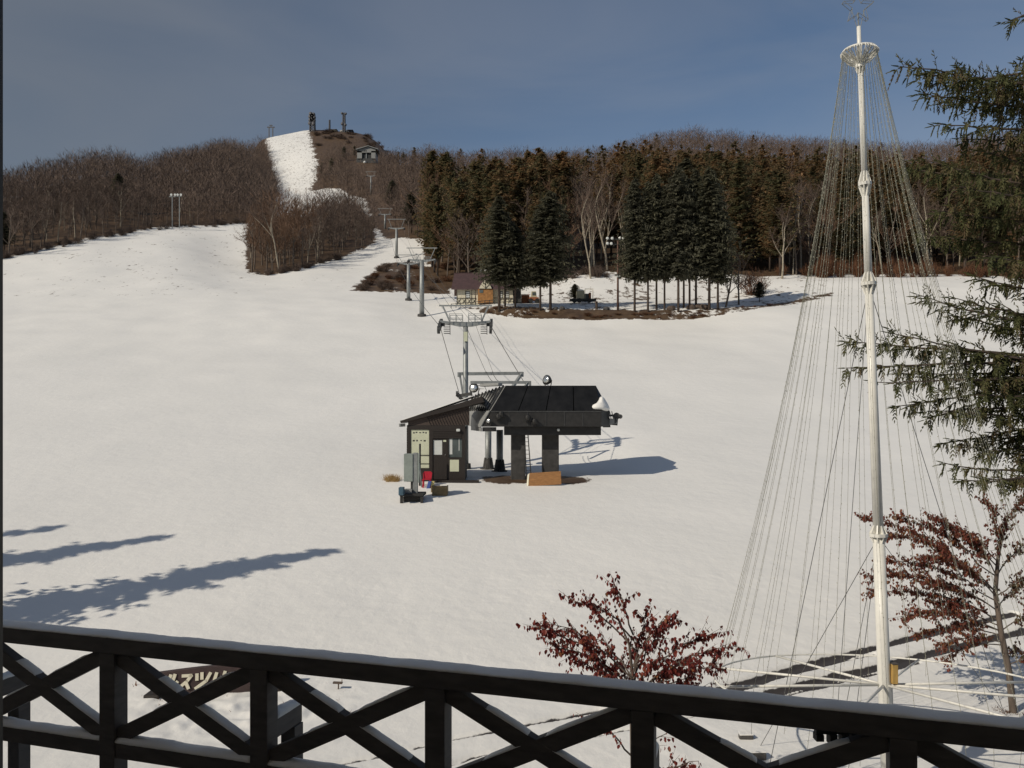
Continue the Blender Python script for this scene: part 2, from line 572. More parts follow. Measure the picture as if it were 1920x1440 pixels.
def hit(px, py, d0=10.0, d1=700.0):
    """ground point seen at photo pixel"""
    ds = np.concatenate([np.arange(d0, min(d1, 60), 0.05), np.arange(max(60, d0), d1, 0.4)]) if d0 < 60 else np.arange(d0, d1, 0.4)
    pts = [P(px, py, d) for d in ds[:1]]
    a, b = (px - 960) / F_PX, (HORIZON - py) / F_PX
    y = CP - b * SP
    X = a * ds / y
    Z = CAM_Z + (SP + b * CP) * ds / y
    k = np.nonzero(ground(X, ds) >= Z)[0]
    i = k[0] if len(k) else len(ds) - 1
    return Vector((X[i], ds[i], Z[i]))


def on_ground(px, d):
    x = (px - 960) / F_PX * d
    for _ in range(3):
        z = gz(x, d)
        x = (px - 960) / F_PX * (d * CP + (z - CAM_Z) * SP)
    return Vector((x, d, gz(x, d)))


def tab(t):
    return lambda x: np.interp(x, [a for a, b in t], [b for a, b in t])


def lift_px(d):
    return np.interp(d, [130, 150, 230, 280, 400, 500], [790, 768, 743, 722, 697, 686])


# forest zones: px range, front and back distance as a function of the photo column
ZONES = [
    ('left', -330, 516, tab([(-330, 182), (0, 194), (150, 219), (300, 252), (440, 270), (470, 273), (500, 284), (516, 296)]),
     tab([(-330, 345), (0, 350), (150, 365), (300, 420), (440, 490), (478, 595), (492, 590), (513, 480), (516, 470)])),
    ('clump', 468, 698, tab([(468, 196), (500, 194), (560, 201), (640, 222), (698, 246)]), tab([(468, 240), (500, 262), (560, 285), (640, 330), (670, 340), (698, 280)])),
    ('upper', 592, 800, tab([(592, 432), (612, 440), (680, 385), (700, 300), (725, 258), (800, 252)]), tab([(592, 436), (612, 520), (680, 540), (700, 520), (800, 505)])),
    ('right', 800, 2300, tab([(800, 215), (830, 172), (870, 162), (950, 168), (1060, 172), (1150, 174), (1300, 172), (1450, 168), (1600, 172), (1720, 176), (1900, 170), (2300, 170)]),
     tab([(800, 505), (950, 445), (1300, 468), (1500, 468), (1700, 455), (1900, 468), (2300, 468)])),
]


def cover_of(X, Y, Z):
    px, py = proj(X, Y, Z)
    n1 = vnoise(X / 5, Y / 5, 21) - .5
    c = np.zeros_like(X)
    ok = Y > 100
    for nm, a, b, fr, bk in ZONES:
        ins = ok & (px > a - 3) & (px < b + 3) & (Y > fr(px) + 1 + 5 * n1) & (Y < bk(px) + 25)
        c = np.where(ins, 0.78 + 0.2 * n1, c)
    hill = ok & (px < 475) & (Y > 151) & (c < .5)
    c = np.where(hill, 0.355 + 0.10 * n1, c)
    c = np.where(ok & (px > 20) & (px < 500) & (np.abs(Y - 150.5) < 0.7), 0.42, c)
    run = ok & (Y > 430) & (px > 485) & (px < 640) & (c < .5)
    c = np.where(run, 0.405 + 0.07 * n1, c)
    mid = ok & (px > 470) & (px < 800) & (Y > 160) & (Y < 300) & (c < .5)
    c = np.where(mid, 0.33 + 0.10 * n1, c)
    scrub = (Y > 470) & (px > 585 + (py - 250) * 0.25 + 14 * n1) & (px < 780) & (py < 345)
    c = np.where(scrub, 0.95, c)
    scl = (Y > 470) & (px > 440) & (px < 492 - (py - 268) * 0.4) & (py < 300)
    c = np.where(scl, 0.95, c)
    bank = (Y > 150) & (Y < 215) & (py > 488 + (px - 745)**2 * 0.004) & (px > 655) & (px < 850) & (py < 552 - (830 - px) * 0.03) & (px > 660 + (545 - py) * 1.1)
    c = np.where(bank, 0.66 + .3 * n1, c)
    # earth bank and ground below the grove
    gb = tab([(840, 139), (900, 130.3), (1000, 128), (1100, 127.4), (1300, 126.6), (1400, 128.5), (1500, 136), (1570, 143)])(px)
    grove = ok & (px > 862) & (px < 1570) & (Y > gb + 1.2 * n1)
    c = np.where(grove & (Y < gb + 4.5), 0.62 + 0.25 * n1, c)
    c = np.where(grove & (Y >= gb + 4.5) & (c < .5), 0.42 + 0.14 * n1, c)
    c = np.where(ok & (px >= 1560) & (px < 2000) & (Y > 150) & (Y < 172) & (c < .5), 0.32 + 0.1 * n1, c)
    # bare soil round the lift station
    st = (Y > 43.2) & (Y < 46.8) & (X > -3.0) & (X < 5.6)
    ed = np.minimum(np.minimum(Y - 43.2, 46.8 - Y) / 1.6, np.minimum(X + 3.0, 5.6 - X) / 2.5)
    c = np.where(st, np.clip(0.22 + 0.62 * ed, 0, .8), c)
    hp = np.exp(-((X + 6.9)**2 / 0.35 + (Y - 45.0)**2 / 0.3))
    return np.clip(np.maximum(c, hp * .55), 0, 1)


# near patch with ruts
PX0, PX1, PY0, PY1 = -11.0, 19.0, 14.2, 31.0
RUTS = [([(1250, 1322), (1330, 1300), (1420, 1273), (1500, 1250), (1590, 1226), (1700, 1198), (1790, 1176), (1900, 1150)], 0.17, 1.0),
        ([(1345, 1305), (1420, 1283), (1500, 1258), (1560, 1243), (1640, 1226)], 0.06, .7),
        ([(1340, 1335), (1420, 1306), (1500, 1285), (1590, 1263), (1700, 1236), (1800, 1211), (1930, 1180)], 0.19, 1.0),
        ([(1470, 1305), (1560, 1283), (1640, 1263), (1720, 1243)], 0.07, .75),
        ([(940, 1368), (1000, 1356), (1060, 1345), (1120, 1331), (1250, 1322)], 0.07, .8),
        ([(560, 1446), (640, 1432), (740, 1412), (850, 1386), (940, 1368)], 0.05, .62),
        ([(800, 1446), (900, 1416), (1000, 1398), (1200, 1365), (1340, 1335)], 0.07, .7)]


def patch_relief(X, Y):
    z = ground(X, Y)
    rut = np.zeros_like(X)
    wob = 0.10 * (vnoise(X / 0.9, Y / 0.9, 31) - .5)
    for pts, hw, st in RUTS:
        w = [hit(a, b, 12, 60) for a, b in pts]
        for p, q in zip(w[:-1], w[1:]):
            ax, ay, bx, by = p.x, p.y, q.x, q.y
            L2 = (bx - ax)**2 + (by - ay)**2
            t = np.clip(((X - ax) * (bx - ax) + (Y - ay) * (by - ay)) / L2, 0, 1)
            dd = np.hypot(X - ax - t * (bx - ax), Y - ay - t * (by - ay)) + wob
            k = np.clip((hw + 0.05 - dd) / 0.08, 0, 1)
            rut = np.maximum(rut, k * st)
            z = z + 0
    z = z - 0.15 * rut
    near = np.clip(1 - np.abs(rut - .35) * 2.5, 0, 1)
    z = z + near * 0.03 * vnoise(X / .3, Y / .3, 40)
    z = z + 0.015 * (vnoise(X / .5, Y / .5, 41) - .5) + 0.008 * (vnoise(X / .16, Y / .2, 42) - .5)
    sg = P(420, 1330, 19.0)
    rough = np.exp(-(((X - sg.x) / 2.6)**2 + ((Y - sg.y) / 1.5)**2))
    z = z + rough * 0.13 * (vnoise(X / .22, Y / .26, 43) - .35)
    return z, rut, rough


def grid_obj(name, xs2d, ys2d, z, attrs):
    nr, nc = xs2d.shape
    v = np.stack([xs2d.ravel(), ys2d.ravel(), z.ravel()], 1).astype(np.float32)
    i = np.arange(nr * nc).reshape(nr, nc)
    q = np.stack([i[:-1, :-1].ravel(), i[:-1, 1:].ravel(), i[1:, 1:].ravel(), i[1:, :-1].ravel()], 1).astype(np.int32)
    me = bpy.data.meshes.new(name)
    me.vertices.add(len(v))
    me.vertices.foreach_set('co', v.ravel())
    me.loops.add(q.size)
    me.loops.foreach_set('vertex_index', q.ravel())
    me.polygons.add(len(q))
    me.polygons.foreach_set('loop_start', np.arange(0, q.size, 4, dtype=np.int32))
    me.polygons.foreach_set('loop_total', np.full(len(q), 4, dtype=np.int32))
    me.update(calc_edges=True)
    me.polygons.foreach_set('use_smooth', np.ones(len(q), dtype=bool))
    for k, a in attrs.items():
        at = me.attributes.new(k, 'FLOAT', 'POINT')
        at.data.foreach_set('value', a.ravel().astype(np.float32))
    me.materials.append(snow_m)
    o = bpy.data.objects.new(name, me)
    col.objects.link(o)
    o['kind'] = 'structure'
    return o


rows = np.concatenate([np.arange(-120, 10, 6), np.arange(10, 60, 0.6), np.arange(60, 122, 1.0), np.arange(122, 150, 0.4), np.arange(150, 180, 0.8), np.arange(180, 480, 2.2), np.arange(480, 680, 2.5), np.arange(680, 1001, 16)])
sg_ = np.linspace(-1, 1, 520)
YY = np.repeat(rows[:, None], len(sg_), 1)
XX = sg_[None, :] * (45 + 1.05 * np.maximum(YY, 0))
ZZ = ground(XX, YY)
CV = cover_of(XX, YY, ZZ)
ins = np.clip((np.minimum(np.minimum(XX - PX0, PX1 - XX), np.minimum(YY - PY0, PY1 - YY)) - 2.0) / 1.2, 0, 1)
for _ in range(2):      # soften the cover mask so that its noise breaks the edges
    CV[1:-1, 1:-1] = (CV[1:-1, 1:-1] * 2 + CV[:-2, 1:-1] + CV[2:, 1:-1] + CV[1:-1, :-2] + CV[1:-1, 2:]) / 6
grid_obj('snow_ground', XX, YY, ZZ - 0.5 * ins, {'cover': CV, 'rut': np.zeros_like(CV)})
gx, gy = np.arange(PX0, PX1 + .01, 0.065), np.arange(PY0, PY1 + .01, 0.065)
GX, GY = np.meshgrid(gx, gy)
GZ, RT, RO = patch_relief(GX, GY)
edge = np.clip(np.minimum(np.minimum(GX - PX0, PX1 - GX), np.minimum(GY - PY0, PY1 - GY)) / 0.6, 0, 1)
edge = np.clip(np.minimum(np.minimum(GX - PX0, PX1 - GX), np.minimum(GY - PY0, PY1 - GY)) / 2.0, 0, 1)
edge = edge * edge * (3 - 2 * edge)
bz = ground(GX, GY)
GZ = bz + (GZ - bz) * edge - 0.02 + 0.035 * edge
grid_obj('foreground_snow', GX, GY, GZ, {'cover': 0.40 * RO, 'rut': RT})

# ------------------------------------------------------------------ hotel wall and window round the camera, deck
hw = thing('hotel_building', 'hotel wall and window frame at the very edge of the view', 'building', (0, 0.5, 0))
WX0, WX1, WZ0, WZ1 = -0.60, 0.72, CAM_Z - 0.62, CAM_Z + 0.66
m = MB()
m.box((-32, 0.46, 0), (WX0, 0.7, 15)).box((WX1, 0.46, 0), (20, 0.7, 15))
m.box((WX0, 0.46, WZ1), (WX1, 0.7, 15)).box((WX0, 0.46, 0), (WX1, 0.7, WZ0))
m.build('wall', stucco_m, hw)
MB().box((-32, -9, 0), (20, -8.7, 15)).box((-32, -9, 15.003), (20, 0.9, 15.3)).box((-32.3, -9, 0), (-32.003, .7, 15)).box((20.003, -9, 0), (20.3, .7, 15)).build('shell', stucco_m, hw)
MB().box((-9, 0.703, 11.0), (9, 4.0, 11.3)).build('shade_slab', stucco_m, hw)  # unseen slab added overhead to keep skylight off the railing snow
wf = MB()
wf.box((WX0 + .003, 0.67, WZ0 + .003), (-0.4562, 0.705, WZ1 - .003)).box((0.56, 0.67, WZ0 + .003), (WX1 - .003, 0.705, WZ1 - .003))
wf.box((-0.4562, 0.672, WZ1 - .14), (0.56, 0.703, WZ1 - .003)).box((-0.4562, 0.672, WZ0 + .003), (0.56, 0.703, WZ0 + .1))
wf.build('window_frame', black_m, hw)

# railing line
RA, RB = Vector((-3.04, 6.0, 0)), Vector((2.186, 4.416, 0))
RD = (RB - RA).normalized()
RN = Vector((-RD.y, RD.x, 0))        # outwards
RZ = 5.55


def rail_at(px):
    u = (px - 960) / F_PX
    # X = u * depth (depth along view axis is nearly Y here, corrected for the rail height)
    t = 0.0
    for _ in range(30):
        p = RA + RD * t
        dep = p.y * CP + (RZ - 0.3 - CAM_Z) * SP
        e = p.x - u * dep
        t -= e / (RD.x - u * RD.y)
    return RA + RD * t


deck = MB()
a, b = RA - RD * 4, RB + RD * 4
deck.prism([Vector((a.x, 0.7, 4.2)), Vector((b.x, 0.7, 4.2)), Vector((b.x, b.y - .15, 4.2)), Vector((a.x, a.y - .15, 4.2))], (0, 0, .25))
tag(deck.build('balcony_deck', timber_m), kind='structure')

rl = thing('balcony_railing', 'dark timber balcony railing with crossed braces and snow on top', 'railing', (RA.x, RA.y, 4.45))
rngr = random.Random(5)


def snow_strip(p, q, w, h, n, up=(0, 0, 1), seed=0, taper=0.12):
    """rounded ridge of snow lying along p-q"""
    rg = random.Random(seed)
    p, q = Vector(p), Vector(q)
    d = (q - p)
    L = d.length
    d.normalize()
    up = Vector(up)
    sd = d.cross(up).normalized()
    u = sd.cross(d).normalized()
    mb = MB()
    prof = [(-.5, -.02), (-.53, .25), (-.46, .62), (-.3, .88), (0, 1), (.3, .9), (.46, .62), (.53, .25), (.5, -.02)]
    vs = []
    hh = 1.0
    ph = [rg.uniform(0, 6) for _ in range(4)]
    for i in range(n + 1):
        t = i / n
        s_ = t * L
        hh = 1 + .16 * math.sin(s_ * 7 + ph[0]) + .12 * math.sin(s_ * 17 + ph[1]) + .08 * rg.uniform(-1, 1)
        ww = 1 + .03 * math.sin(s_ * 11 + ph[2]) + .03 * rg.uniform(-1, 1)
        e = min(1, min(t, 1 - t) / taper + .15) if taper else 1
        for a_, b_ in prof:
            vs.append(p + d * s_ + sd * (a_ * w * ww) + u * (b_ * h * hh * e))
    k = len(prof)
    fs = [(i * k + j, (i + 1) * k + j, (i + 1) * k + j + 1, i * k + j + 1) for i in range(n) for j in range(k - 1)]
    fs += [tuple(range(k)), tuple(n * k + j for j in range(k - 1, -1, -1))]
    mb.add(vs, fs)
    return mb


post_px = [-38, 213, 495, 822, 1207, 1690]
posts = [rail_at(x) for x in post_px]
posts.append(posts[-1] + RD * 1.36)
posts.insert(0, posts[0] - RD * 1.2)
TW, TH = 0.15, 0.125
p0, p1 = posts[0] - RD * .3, posts[-1] + RD * .5
tr = MB().beam(p0 + Vector((0, 0, RZ - TH / 2)), p1 + Vector((0, 0, RZ - TH / 2)), TW, TH).build('top_rail', timber_m, rl, bevel=.008)
snow_strip(p0 + Vector((0, 0, RZ - .003)), p1 + Vector((0, 0, RZ - .003)), TW * 1.02, .024, 260, seed=1, taper=0).build('snow_cap', snow_cap_m, tr, True)
for i, p in enumerate(posts):
    MB().beam(p + Vector((0, 0, 4.45)), p + Vector((0, 0, RZ - TH)), .14, .14, RD).build('post', timber_m, rl, bevel=.006)
for i, (p, q) in enumerate(zip(posts[:-1], posts[1:])):
    a, b = p + RD * .07, q - RD * .07
    br = MB().beam(a + Vector((0, 0, 4.70)), b + Vector((0, 0, 4.70)), .12, .12).build('bottom_rail', timber_m, rl, bevel=.006)
    snow_strip(a + Vector((0, 0, 4.757)), b + Vector((0, 0, 4.757)), .122, .035, 40, seed=20 + i, taper=0).build('snow_cap', snow_cap_m, br, True)
    zt, zb = RZ - TH, 4.76
    dx = .075
    A, B = a + Vector((0, 0, zt - .03)), b + Vector((0, 0, zb + .035))
    A2, B2 = a + Vector((0, 0, zb + .035)), b + Vector((0, 0, zt - .03))
    b1 = MB().beam(A, B, .08, .115, RN.cross(B - A)).build('brace', timber_m, rl, bevel=.005)
    b2 = MB().beam(A2, B2, .076, .115, RN.cross(B2 - A2)).build('brace', timber_m, rl, bevel=.005)
    for (s0, s1, bb, sd) in ((A, B, b1, 1), (A2, B2, b2, 2)):
        d = (s1 - s0).normalized()
        u = (Vector((0, 0, 1)) - d * d.z).normalized()
        for j, (t0, t1) in enumerate(((rngr.uniform(.2, .3), .44), (.57, rngr.uniform(.85, .97)))):
            c0, c1 = s0.lerp(s1, t0) + u * .055, s0.lerp(s1, t1) + u * .055
            snow_strip(c0, c1, .08, .014, 18, u, seed=50 + i * 7 + j + sd * 100, taper=.2).build('snow_cap', snow_cap_m, bb, True)
    # outrigger on every second post
    if i in (1, 3, 5):
        pp = p
        out = pp + RN * .36
        MB().beam(pp + RN * .07 + Vector((0, 0, 4.96)), out + RN * .06 + Vector((0, 0, 4.96)), .10, .14).build('outrigger', timber_m, rl, bevel=.005)
        up_ = MB().beam(out + Vector((0, 0, 4.0)), out + Vector((0, 0, 4.888)), .12, .12, RD).build('outer_upright', timber_m, rl, bevel=.005)
        snow_strip(pp + RN * .08 + Vector((0, 0, 5.027)), out + RN * .055 + Vector((0, 0, 5.027)), .10, .05, 10, seed=80 + i).build('snow_cap', snow_cap_m, up_, True)
# small lamp cluster hanging below the top rail
lc = rail_at(1575) + RN * .16
lm = MB()
lm.box((lc.x - .13, lc.y - .02, RZ - TH - .09), (lc.x + .14, lc.y + .02, RZ - TH + .02))
for dx, h in ((-.11, .04), (-.03, .06), (.04, .085), (.10, .05)):
    lm.box((lc.x + dx - .022, lc.y - .03, RZ - TH - .09 - h), (lc.x + dx + .022, lc.y + .03, RZ - TH - .092))
lm.build('clip_bracket', rubber_m, rl)

# ------------------------------------------------------------------ lift station
ST_D = 44.0
stn = thing('lift_station', 'black roofed chairlift station on two stout columns in the snow', 'lift station', on_ground(1000, 45.5))
# columns
for (x0, x1, d) in ((958, 985, 44.9), (1017, 1048, 45.1)):
    lo, hi = P(x0, 897, d), P(x1, 800, d)
    MB().box((lo.x, d, lo.z - .5), (hi.x, d + .95, hi.z)).build('column', concrete_m, stn, bevel=.04)
MB().pbox(945, 800, 1127, 816, 44.4, 3.6).build('main_beam', black_m, stn, bevel=.02)
z_f0, z_f1 = P(900, 800, 44).z, P(900, 770, 44).z
z_top = P(1030, 723, 45.3).z
fl, frr = P(920, 770, 44).x, P(1146, 770, 44).x
lb = Vector((P(880, 770, 48.6).x, 48.6, 0))
rb = Vector((frr - .6, 48.6, 0))
# fascia ring (five sided plan)
plan = [(fl, 44.0), (frr - .55, 44.0), (frr, 44.7), (rb.x, 48.6), (lb.x, 48.6)]
fa = MB()
n = len(plan)
fa.prism([Vector((x, y, z_f0)) for x, y in plan], (0, 0, z_f1 - z_f0 - .004))
fa.build('fascia', black_m, stn, bevel=.015)
# dark slanted end of the fascia, then the light grey end panel with its stepped lower edge
MB().prism([P(903, 800, 44.02), P(921, 800, 44.02), P(921, 770.2, 44.02)], (0, .3, 0)).build('fascia_end', black_m, stn)
q4 = [P(902, 801, 43.98), P(919.6, 770, 43.98), Vector((lb.x - .02, 48.6, z_f1)), Vector((lb.x - .02, 48.6, z_f0))]
MB().prism(q4, (-.05, -.02, 0)).build('end_panel', panel_grey, stn)
q5 = [P(904, 809, 43.97), P(904, 801.5, 43.97), Vector((lb.x + .2, 47.6, z_f0 - .01)), Vector((lb.x + .2, 47.6, z_f0 - .25))]
MB().prism(q5, (-.05, -.02, 0)).build('end_step', panel_grey, stn)
MB().pbox(904.5, 801.2, 930, 809, 44.03, .9).build('end_beam', black_m, stn)
MB().beam((fl, 43.985, z_f1 - .05), (frr - .55, 43.985, z_f1 - .05), .03, .06).build('trim_strip', galv_dark, stn)
for i in range(1, 6):
    xs_ = fl + (frr - .55 - fl) * i / 6
    MB().box((xs_ - .018, 43.975, z_f0 + .03), (xs_ + .018, 43.997, z_f1 - .09)).build('fascia_seam', galv_dark, stn)
# upper hood: smoked panels in front, ribbed grey hip on the left
tfl, tfr = P(948, 724, 45.3), P(1117, 722, 45.3)
tbl = Vector((P(884, 744, 48.2).x, 48.2, P(884, 744, 48.2).z))
tbr = Vector((tfr.x - .3, 47.6, z_top))
tfl.z = tfr.z = z_top
bfl, bfr = Vector((fl, 44.0, z_f1)), Vector((frr - .55, 44.0, z_f1))
brr, bbr, bbl = Vector((frr, 44.7, z_f1)), Vector((rb.x, 48.6, z_f1)), Vector((lb.x, 48.6, z_f1))
for i in range(4):
    t0, t1 = i / 4 + (.004 if i else 0), (i + 1) / 4 - (.004 if i < 3 else 0)
    q = [bfl.lerp(bfr, t0), bfl.lerp(bfr, t1), tfl.lerp(tfr, t1), tfl.lerp(tfr, t0)]
    MB().prism(q, (0, .06, -.03)).build('hood_panel', smoke_m, stn)
MB().prism([bfr + Vector((.01, 0, 0)), brr, tfr + Vector((.02, .1, 0))], (-.05, .06, -.02)).prism([brr, bbr, tbr, tfr + Vector((.02, .1, 0))], (-.06, 0, -.03)).build('hood_end', smoke_m, stn)
MB().prism([tfl, tfr, tbr, Vector((tfl.x + .1, 47.6, z_top))], (0, 0, -.06)).prism([bbl, bbr, tbr, Vector((tfl.x + .1, 47.6, z_top))], (0, -.06, -.03)).build('hood_top', black_m, stn)
hip = MB().prism([bfl, tfl, tbl, bbl], (.06, 0, -.04)).prism([tfl, Vector((tfl.x + .1, 47.6, z_top)), bbl, tbl], (0, 0, -.05)).build('hip_roof', rib_m, stn)
for i in range(10):
    t = (i + .5) / 10
    a, b = bfl.lerp(bbl, t), tfl.lerp(tbl, t)
    MB().beam(a + Vector((-.03, 0, .04)), b + Vector((-.03, 0, .04)), .11, .07, (-.6, 0, .8)).build('seam', galv_dark, hip)
MB().beam(tfl + Vector((-.3, .3, .08)), tfl + Vector((-2.0 + .6, .9, .05)), .5, .16).build('vent_box', panel_grey, stn, bevel=.02)
# snow lump on the right corner
sn = MB()
c0 = P(1131, 764, 44.3)
rg = random.Random(3)
nn = 16
vs, fs = [], []
base = [P(1110, 766, 43.96), P(1113, 756, 44.1), P(1120, 756, 44.25), P(1126, 745, 44.5), P(1130, 739, 44.7), P(1137, 748, 44.75), P(1144, 760, 44.7), P(1147, 768, 44.6), P(1140, 769, 44.1), P(1125, 768, 43.95)]
cen = P(1129, 757, 44.1) + Vector((0, -.12, .05))
vs = base + [cen] + [p + Vector((-.1, .35, -.1)) for p in base]
L = len(base)
fs = [(i, (i + 1) % L, L) for i in range(L)] + [(i, L + 1 + i, L + 1 + (i + 1) % L, (i + 1) % L) for i in range(L)]
sno = MB().add(vs, fs).build('snow_lump', snow_cap_m, stn, True)
sb = sno.modifiers.new('s', 'SUBSURF')
sb.levels = sb.render_levels = 2
# sheave arm at the right end
ar = MB()
ar.beam(P(1138, 779, 45), P(1162, 779, 45), .12, .12).beam(P(1130, 789, 45), P(1158, 792, 45), .16, .36).beam(P(1131, 799, 45), P(1144, 799, 45), .3, .14)
ar.tube([P(1156, 780, 44.9), P(1156, 780, 45.1)], .2, 12).tube([P(1163, 781, 44.9), P(1163, 781, 45.1)], .13, 12).tube([P(1152, 789, 44.85), P(1152, 789, 44.97)], .15, 12)
for x in (1139, 1143, 1147):
    ar.beam(P(x, 771, 44.6), P(x + 3, 786, 44.6), .05, .04)
ar.build('tension_arm', galv_dark, stn)
bl = MB().pbox(1130, 785, 1157, 795, 44.85, .3)
bl.build('tension_block', panel_grey, stn)


def flood(parent, px, py, d, r, face, name='floodlight'):
    """round floodlight with yoke; face is the direction the glass looks"""
    c = P(px, py, d)
    f = Vector(face).normalized()
    sh = MB().tube([c, c - f * r * .35, c - f * r * 1.0, c - f * r * 1.35], [r, r * .95, r * .55, r * .2], 14)
    o = sh.build(name, black_m, parent, True)
    MB().tube([c + f * .004, c + f * r * .18], [r * .93, r * .5], 14).build('lens', silver_m, o, True)
    s_ = f.cross(Vector((0, 0, 1))).normalized() * r * 1.05
    y = MB()
    base = c - f * r * .5 - Vector((0, 0, r * 1.7))
    for sg in (-1, 1):
        y.tube([c - f * r * .5 + s_ * sg, base + s_ * sg * .6, base], .03, 5)
    y.build('yoke', black_m, o)
    return o


flood(stn, 1024, 712, 45.6, .30, (-.75, -.65, .2))
flood(stn, 888, 727, 47.5, .30, (-.3, -1, .25))
flood(stn, 915, 789, 43.75, .15, (-.5, -.8, .2))
for (x, y) in ((935, 781), (990, 783), (1003, 790), (940, 776)):
    c = P(x, y, 43.8)
    MB().ball(c, .16, 7, 5).beam(c + Vector((-.2, .05, -.12)), c + Vector((.2, .1, -.1)), .14, .14).build('fascia_fixture', black_m, stn)
MB().ball(P(1047, 806, 44.3), .09, 8, 5).build('lamp', lampglass_m, stn, True)
# ladder
ld = thing('ladder', 'slim black ladder leaning at the near station column', 'ladder', on_ground(986, 44.6))
a0, a1, b0, b1 = P(984, 816, 44.75), P(987, 896, 44.4), P(990, 816, 44.75), P(996, 896, 44.4)
MB().beam(a0, a1, .06, .07, (0, 1, 0)).build('stile', black_m, ld)
MB().beam(b0, b1, .06, .07, (0, 1, 0)).build('stile', black_m, ld)
for i in range(10):
    t = (i + .6) / 10.3
    MB().beam(a0.lerp(a1, t), b0.lerp(b1, t), .03, .03).build('rung', black_m, ld)
# pale rear columns with rubber skirts
for (x, w, yb, first) in ((915.5, 12, 880, 1), (937, 12.5, 884, 0)):
    g = hit(x, yb, 40, 60)
    t = thing('gantry_column', 'pale grey steel column with bristly skirt, ' + ('behind its twin nearer the hut' if first else 'beside the stout dark left column'), 'column', g, 'pale columns behind the station')
    r = w / 2 / F_PX * g.y
    MB().tube([g - Vector((0, 0, .3)), Vector((g.x, g.y, P(x, 806, g.y).z))], r, 12).build('shaft', galv_m, t, True)
    sk = MB()
    for k in range(18):
        an = 2 * math.pi * k / 18
        c, s_ = math.cos(an), math.sin(an)
        sk.beam(g + Vector((c * r * 1.12, s_ * r * 1.12, .62 + .06 * (k % 3))), g + Vector((c * r * 1.75, s_ * r * 1.75, -.05)), .1, .05, (c, s_, 0))
    sk.build('skirt', concrete_m, t)
    ms = MB()
    rg = random.Random(int(x))
    for k in range(10):
        an = rg.uniform(0, 6.28)
        ms.ball(g + Vector((math.cos(an) * r * 2, math.sin(an) * r * 1.6, .02)), rg.uniform(.07, .16), 6, 4, .6)
    ms.build('footing', stone_m, t)
# gantry rails behind the hood
for nm_, p_a, p_b, w_a, h_a in (('gantry_rail', P(859, 701, 50), P(981, 700, 50), .14, .2), ('gantry_rail', P(882, 717, 47.5), P(995, 717, 47.5), .13, .17),
                               ('gantry_strut', P(978, 701, 50), P(958, 730, 49), .16, .16), ('gantry_strut', P(990, 718, 47.5), P(981, 730, 47.3), .14, .14), ('gantry_strut', P(862, 701, 50), P(869, 745, 50), .12, .12),
                               ('guard_rail', P(908, 729, 47.5), P(885, 729, 47.8), .03, .03), ('guard_rail', P(908, 723, 47.5), P(889, 723, 47.8), .03, .03), ('guard_rail', P(908, 723, 47.5), P(913, 734, 47.3), .03, .03),
                               ('rail_end', P(858, 702.5, 50), P(862, 702.5, 50), .2, .3), ('rail_end', P(978, 702, 50), P(982, 702, 50), .2, .3), ('rail_end', P(992, 719, 47.5), P(996, 719, 47.5), .2, .3)):
    MB().beam(p_a, p_b, w_a, h_a).build(nm_, galv_m, stn)
for x0, x1 in ((915, 925), (926, 937)):
    pts = [P(x0 - 3, 697, 49), P(x0, 704, 48.6), P(x0 + 5, 712, 48), P(x1, 716, 47.6), P(x1 + 2, 722, 47.4)]
    MB().tube(pts, .018, 5).build('signal_cable', rope_m, stn)

# ------------------------------------------------------------------ attendant hut
HD = 44.4
hut = thing('attendant_hut', 'small dark brown hut with sloping roof and glazed door beside station', 'hut', on_ground(815, HD + .6))
zb = gz(P(815, 897, HD).x, HD) - .25
xl, xr = P(763, 850, HD).x, P(872, 850, HD).x
zw = P(815, 800, HD).z
DB = HD + 1.9
bd = MB()
# front wall pieces round the openings
def wpx(x0, y0, x1, y1, dd=0, th=.12, mb=None):
    lo, hi = P(x0, y1, HD), P(x1, y0, HD)
    (mb or bd).box((lo.x, HD + dd, max(lo.z, zb)), (hi.x, HD + dd + th, hi.z))
wpx(763, 797, 872, 805.5)
wpx(763, 805.5, 769, 906)
wpx(805.5, 805.5, 811, 906)
wpx(769, 878, 805.5, 906)
wpx(811, 805.5, 872, 822)
wpx(866, 822, 872, 906)
wpx(839, 822, 841, 906)
wpx(841, 858, 866, 906)
bd.box((xl, HD + .124, zb), (xl + .12, DB, P(0, 820, HD).z))
bd.box((xl, HD + .124, P(0, 820, HD).z), (xl + .12, HD + .5, zw)).box((xl, HD + 1.3, P(0, 820, HD).z), (xl + .12, DB, zw))
bd.box((xr - .12, HD + .124, zb), (xr, DB, zw)).box((xl + .124, DB - .12, zb), (xr - .124, DB, zw)).box((xl + .124, HD + .124, zb), (xr - .124, DB - .124, zb + .3))
bd.build('wall', brown_m, hut)
# clapboard strips
for i in range(5):
    y0 = 806 + i * 3.3
    wpx(811.5, y0, 865.5, y0 + 2.6, -.025, .024, (mm := MB()))
    mm.build('board', brown_m, hut)
for i in range(22):
    y0 = 803 + i * 4.2
    z1 = P(0, y0, HD).z
    MB().box((xl - .022, HD + .05, z1 - .11), (xl - .002, HD + .45, z1)).build('board', brown_m, hut)
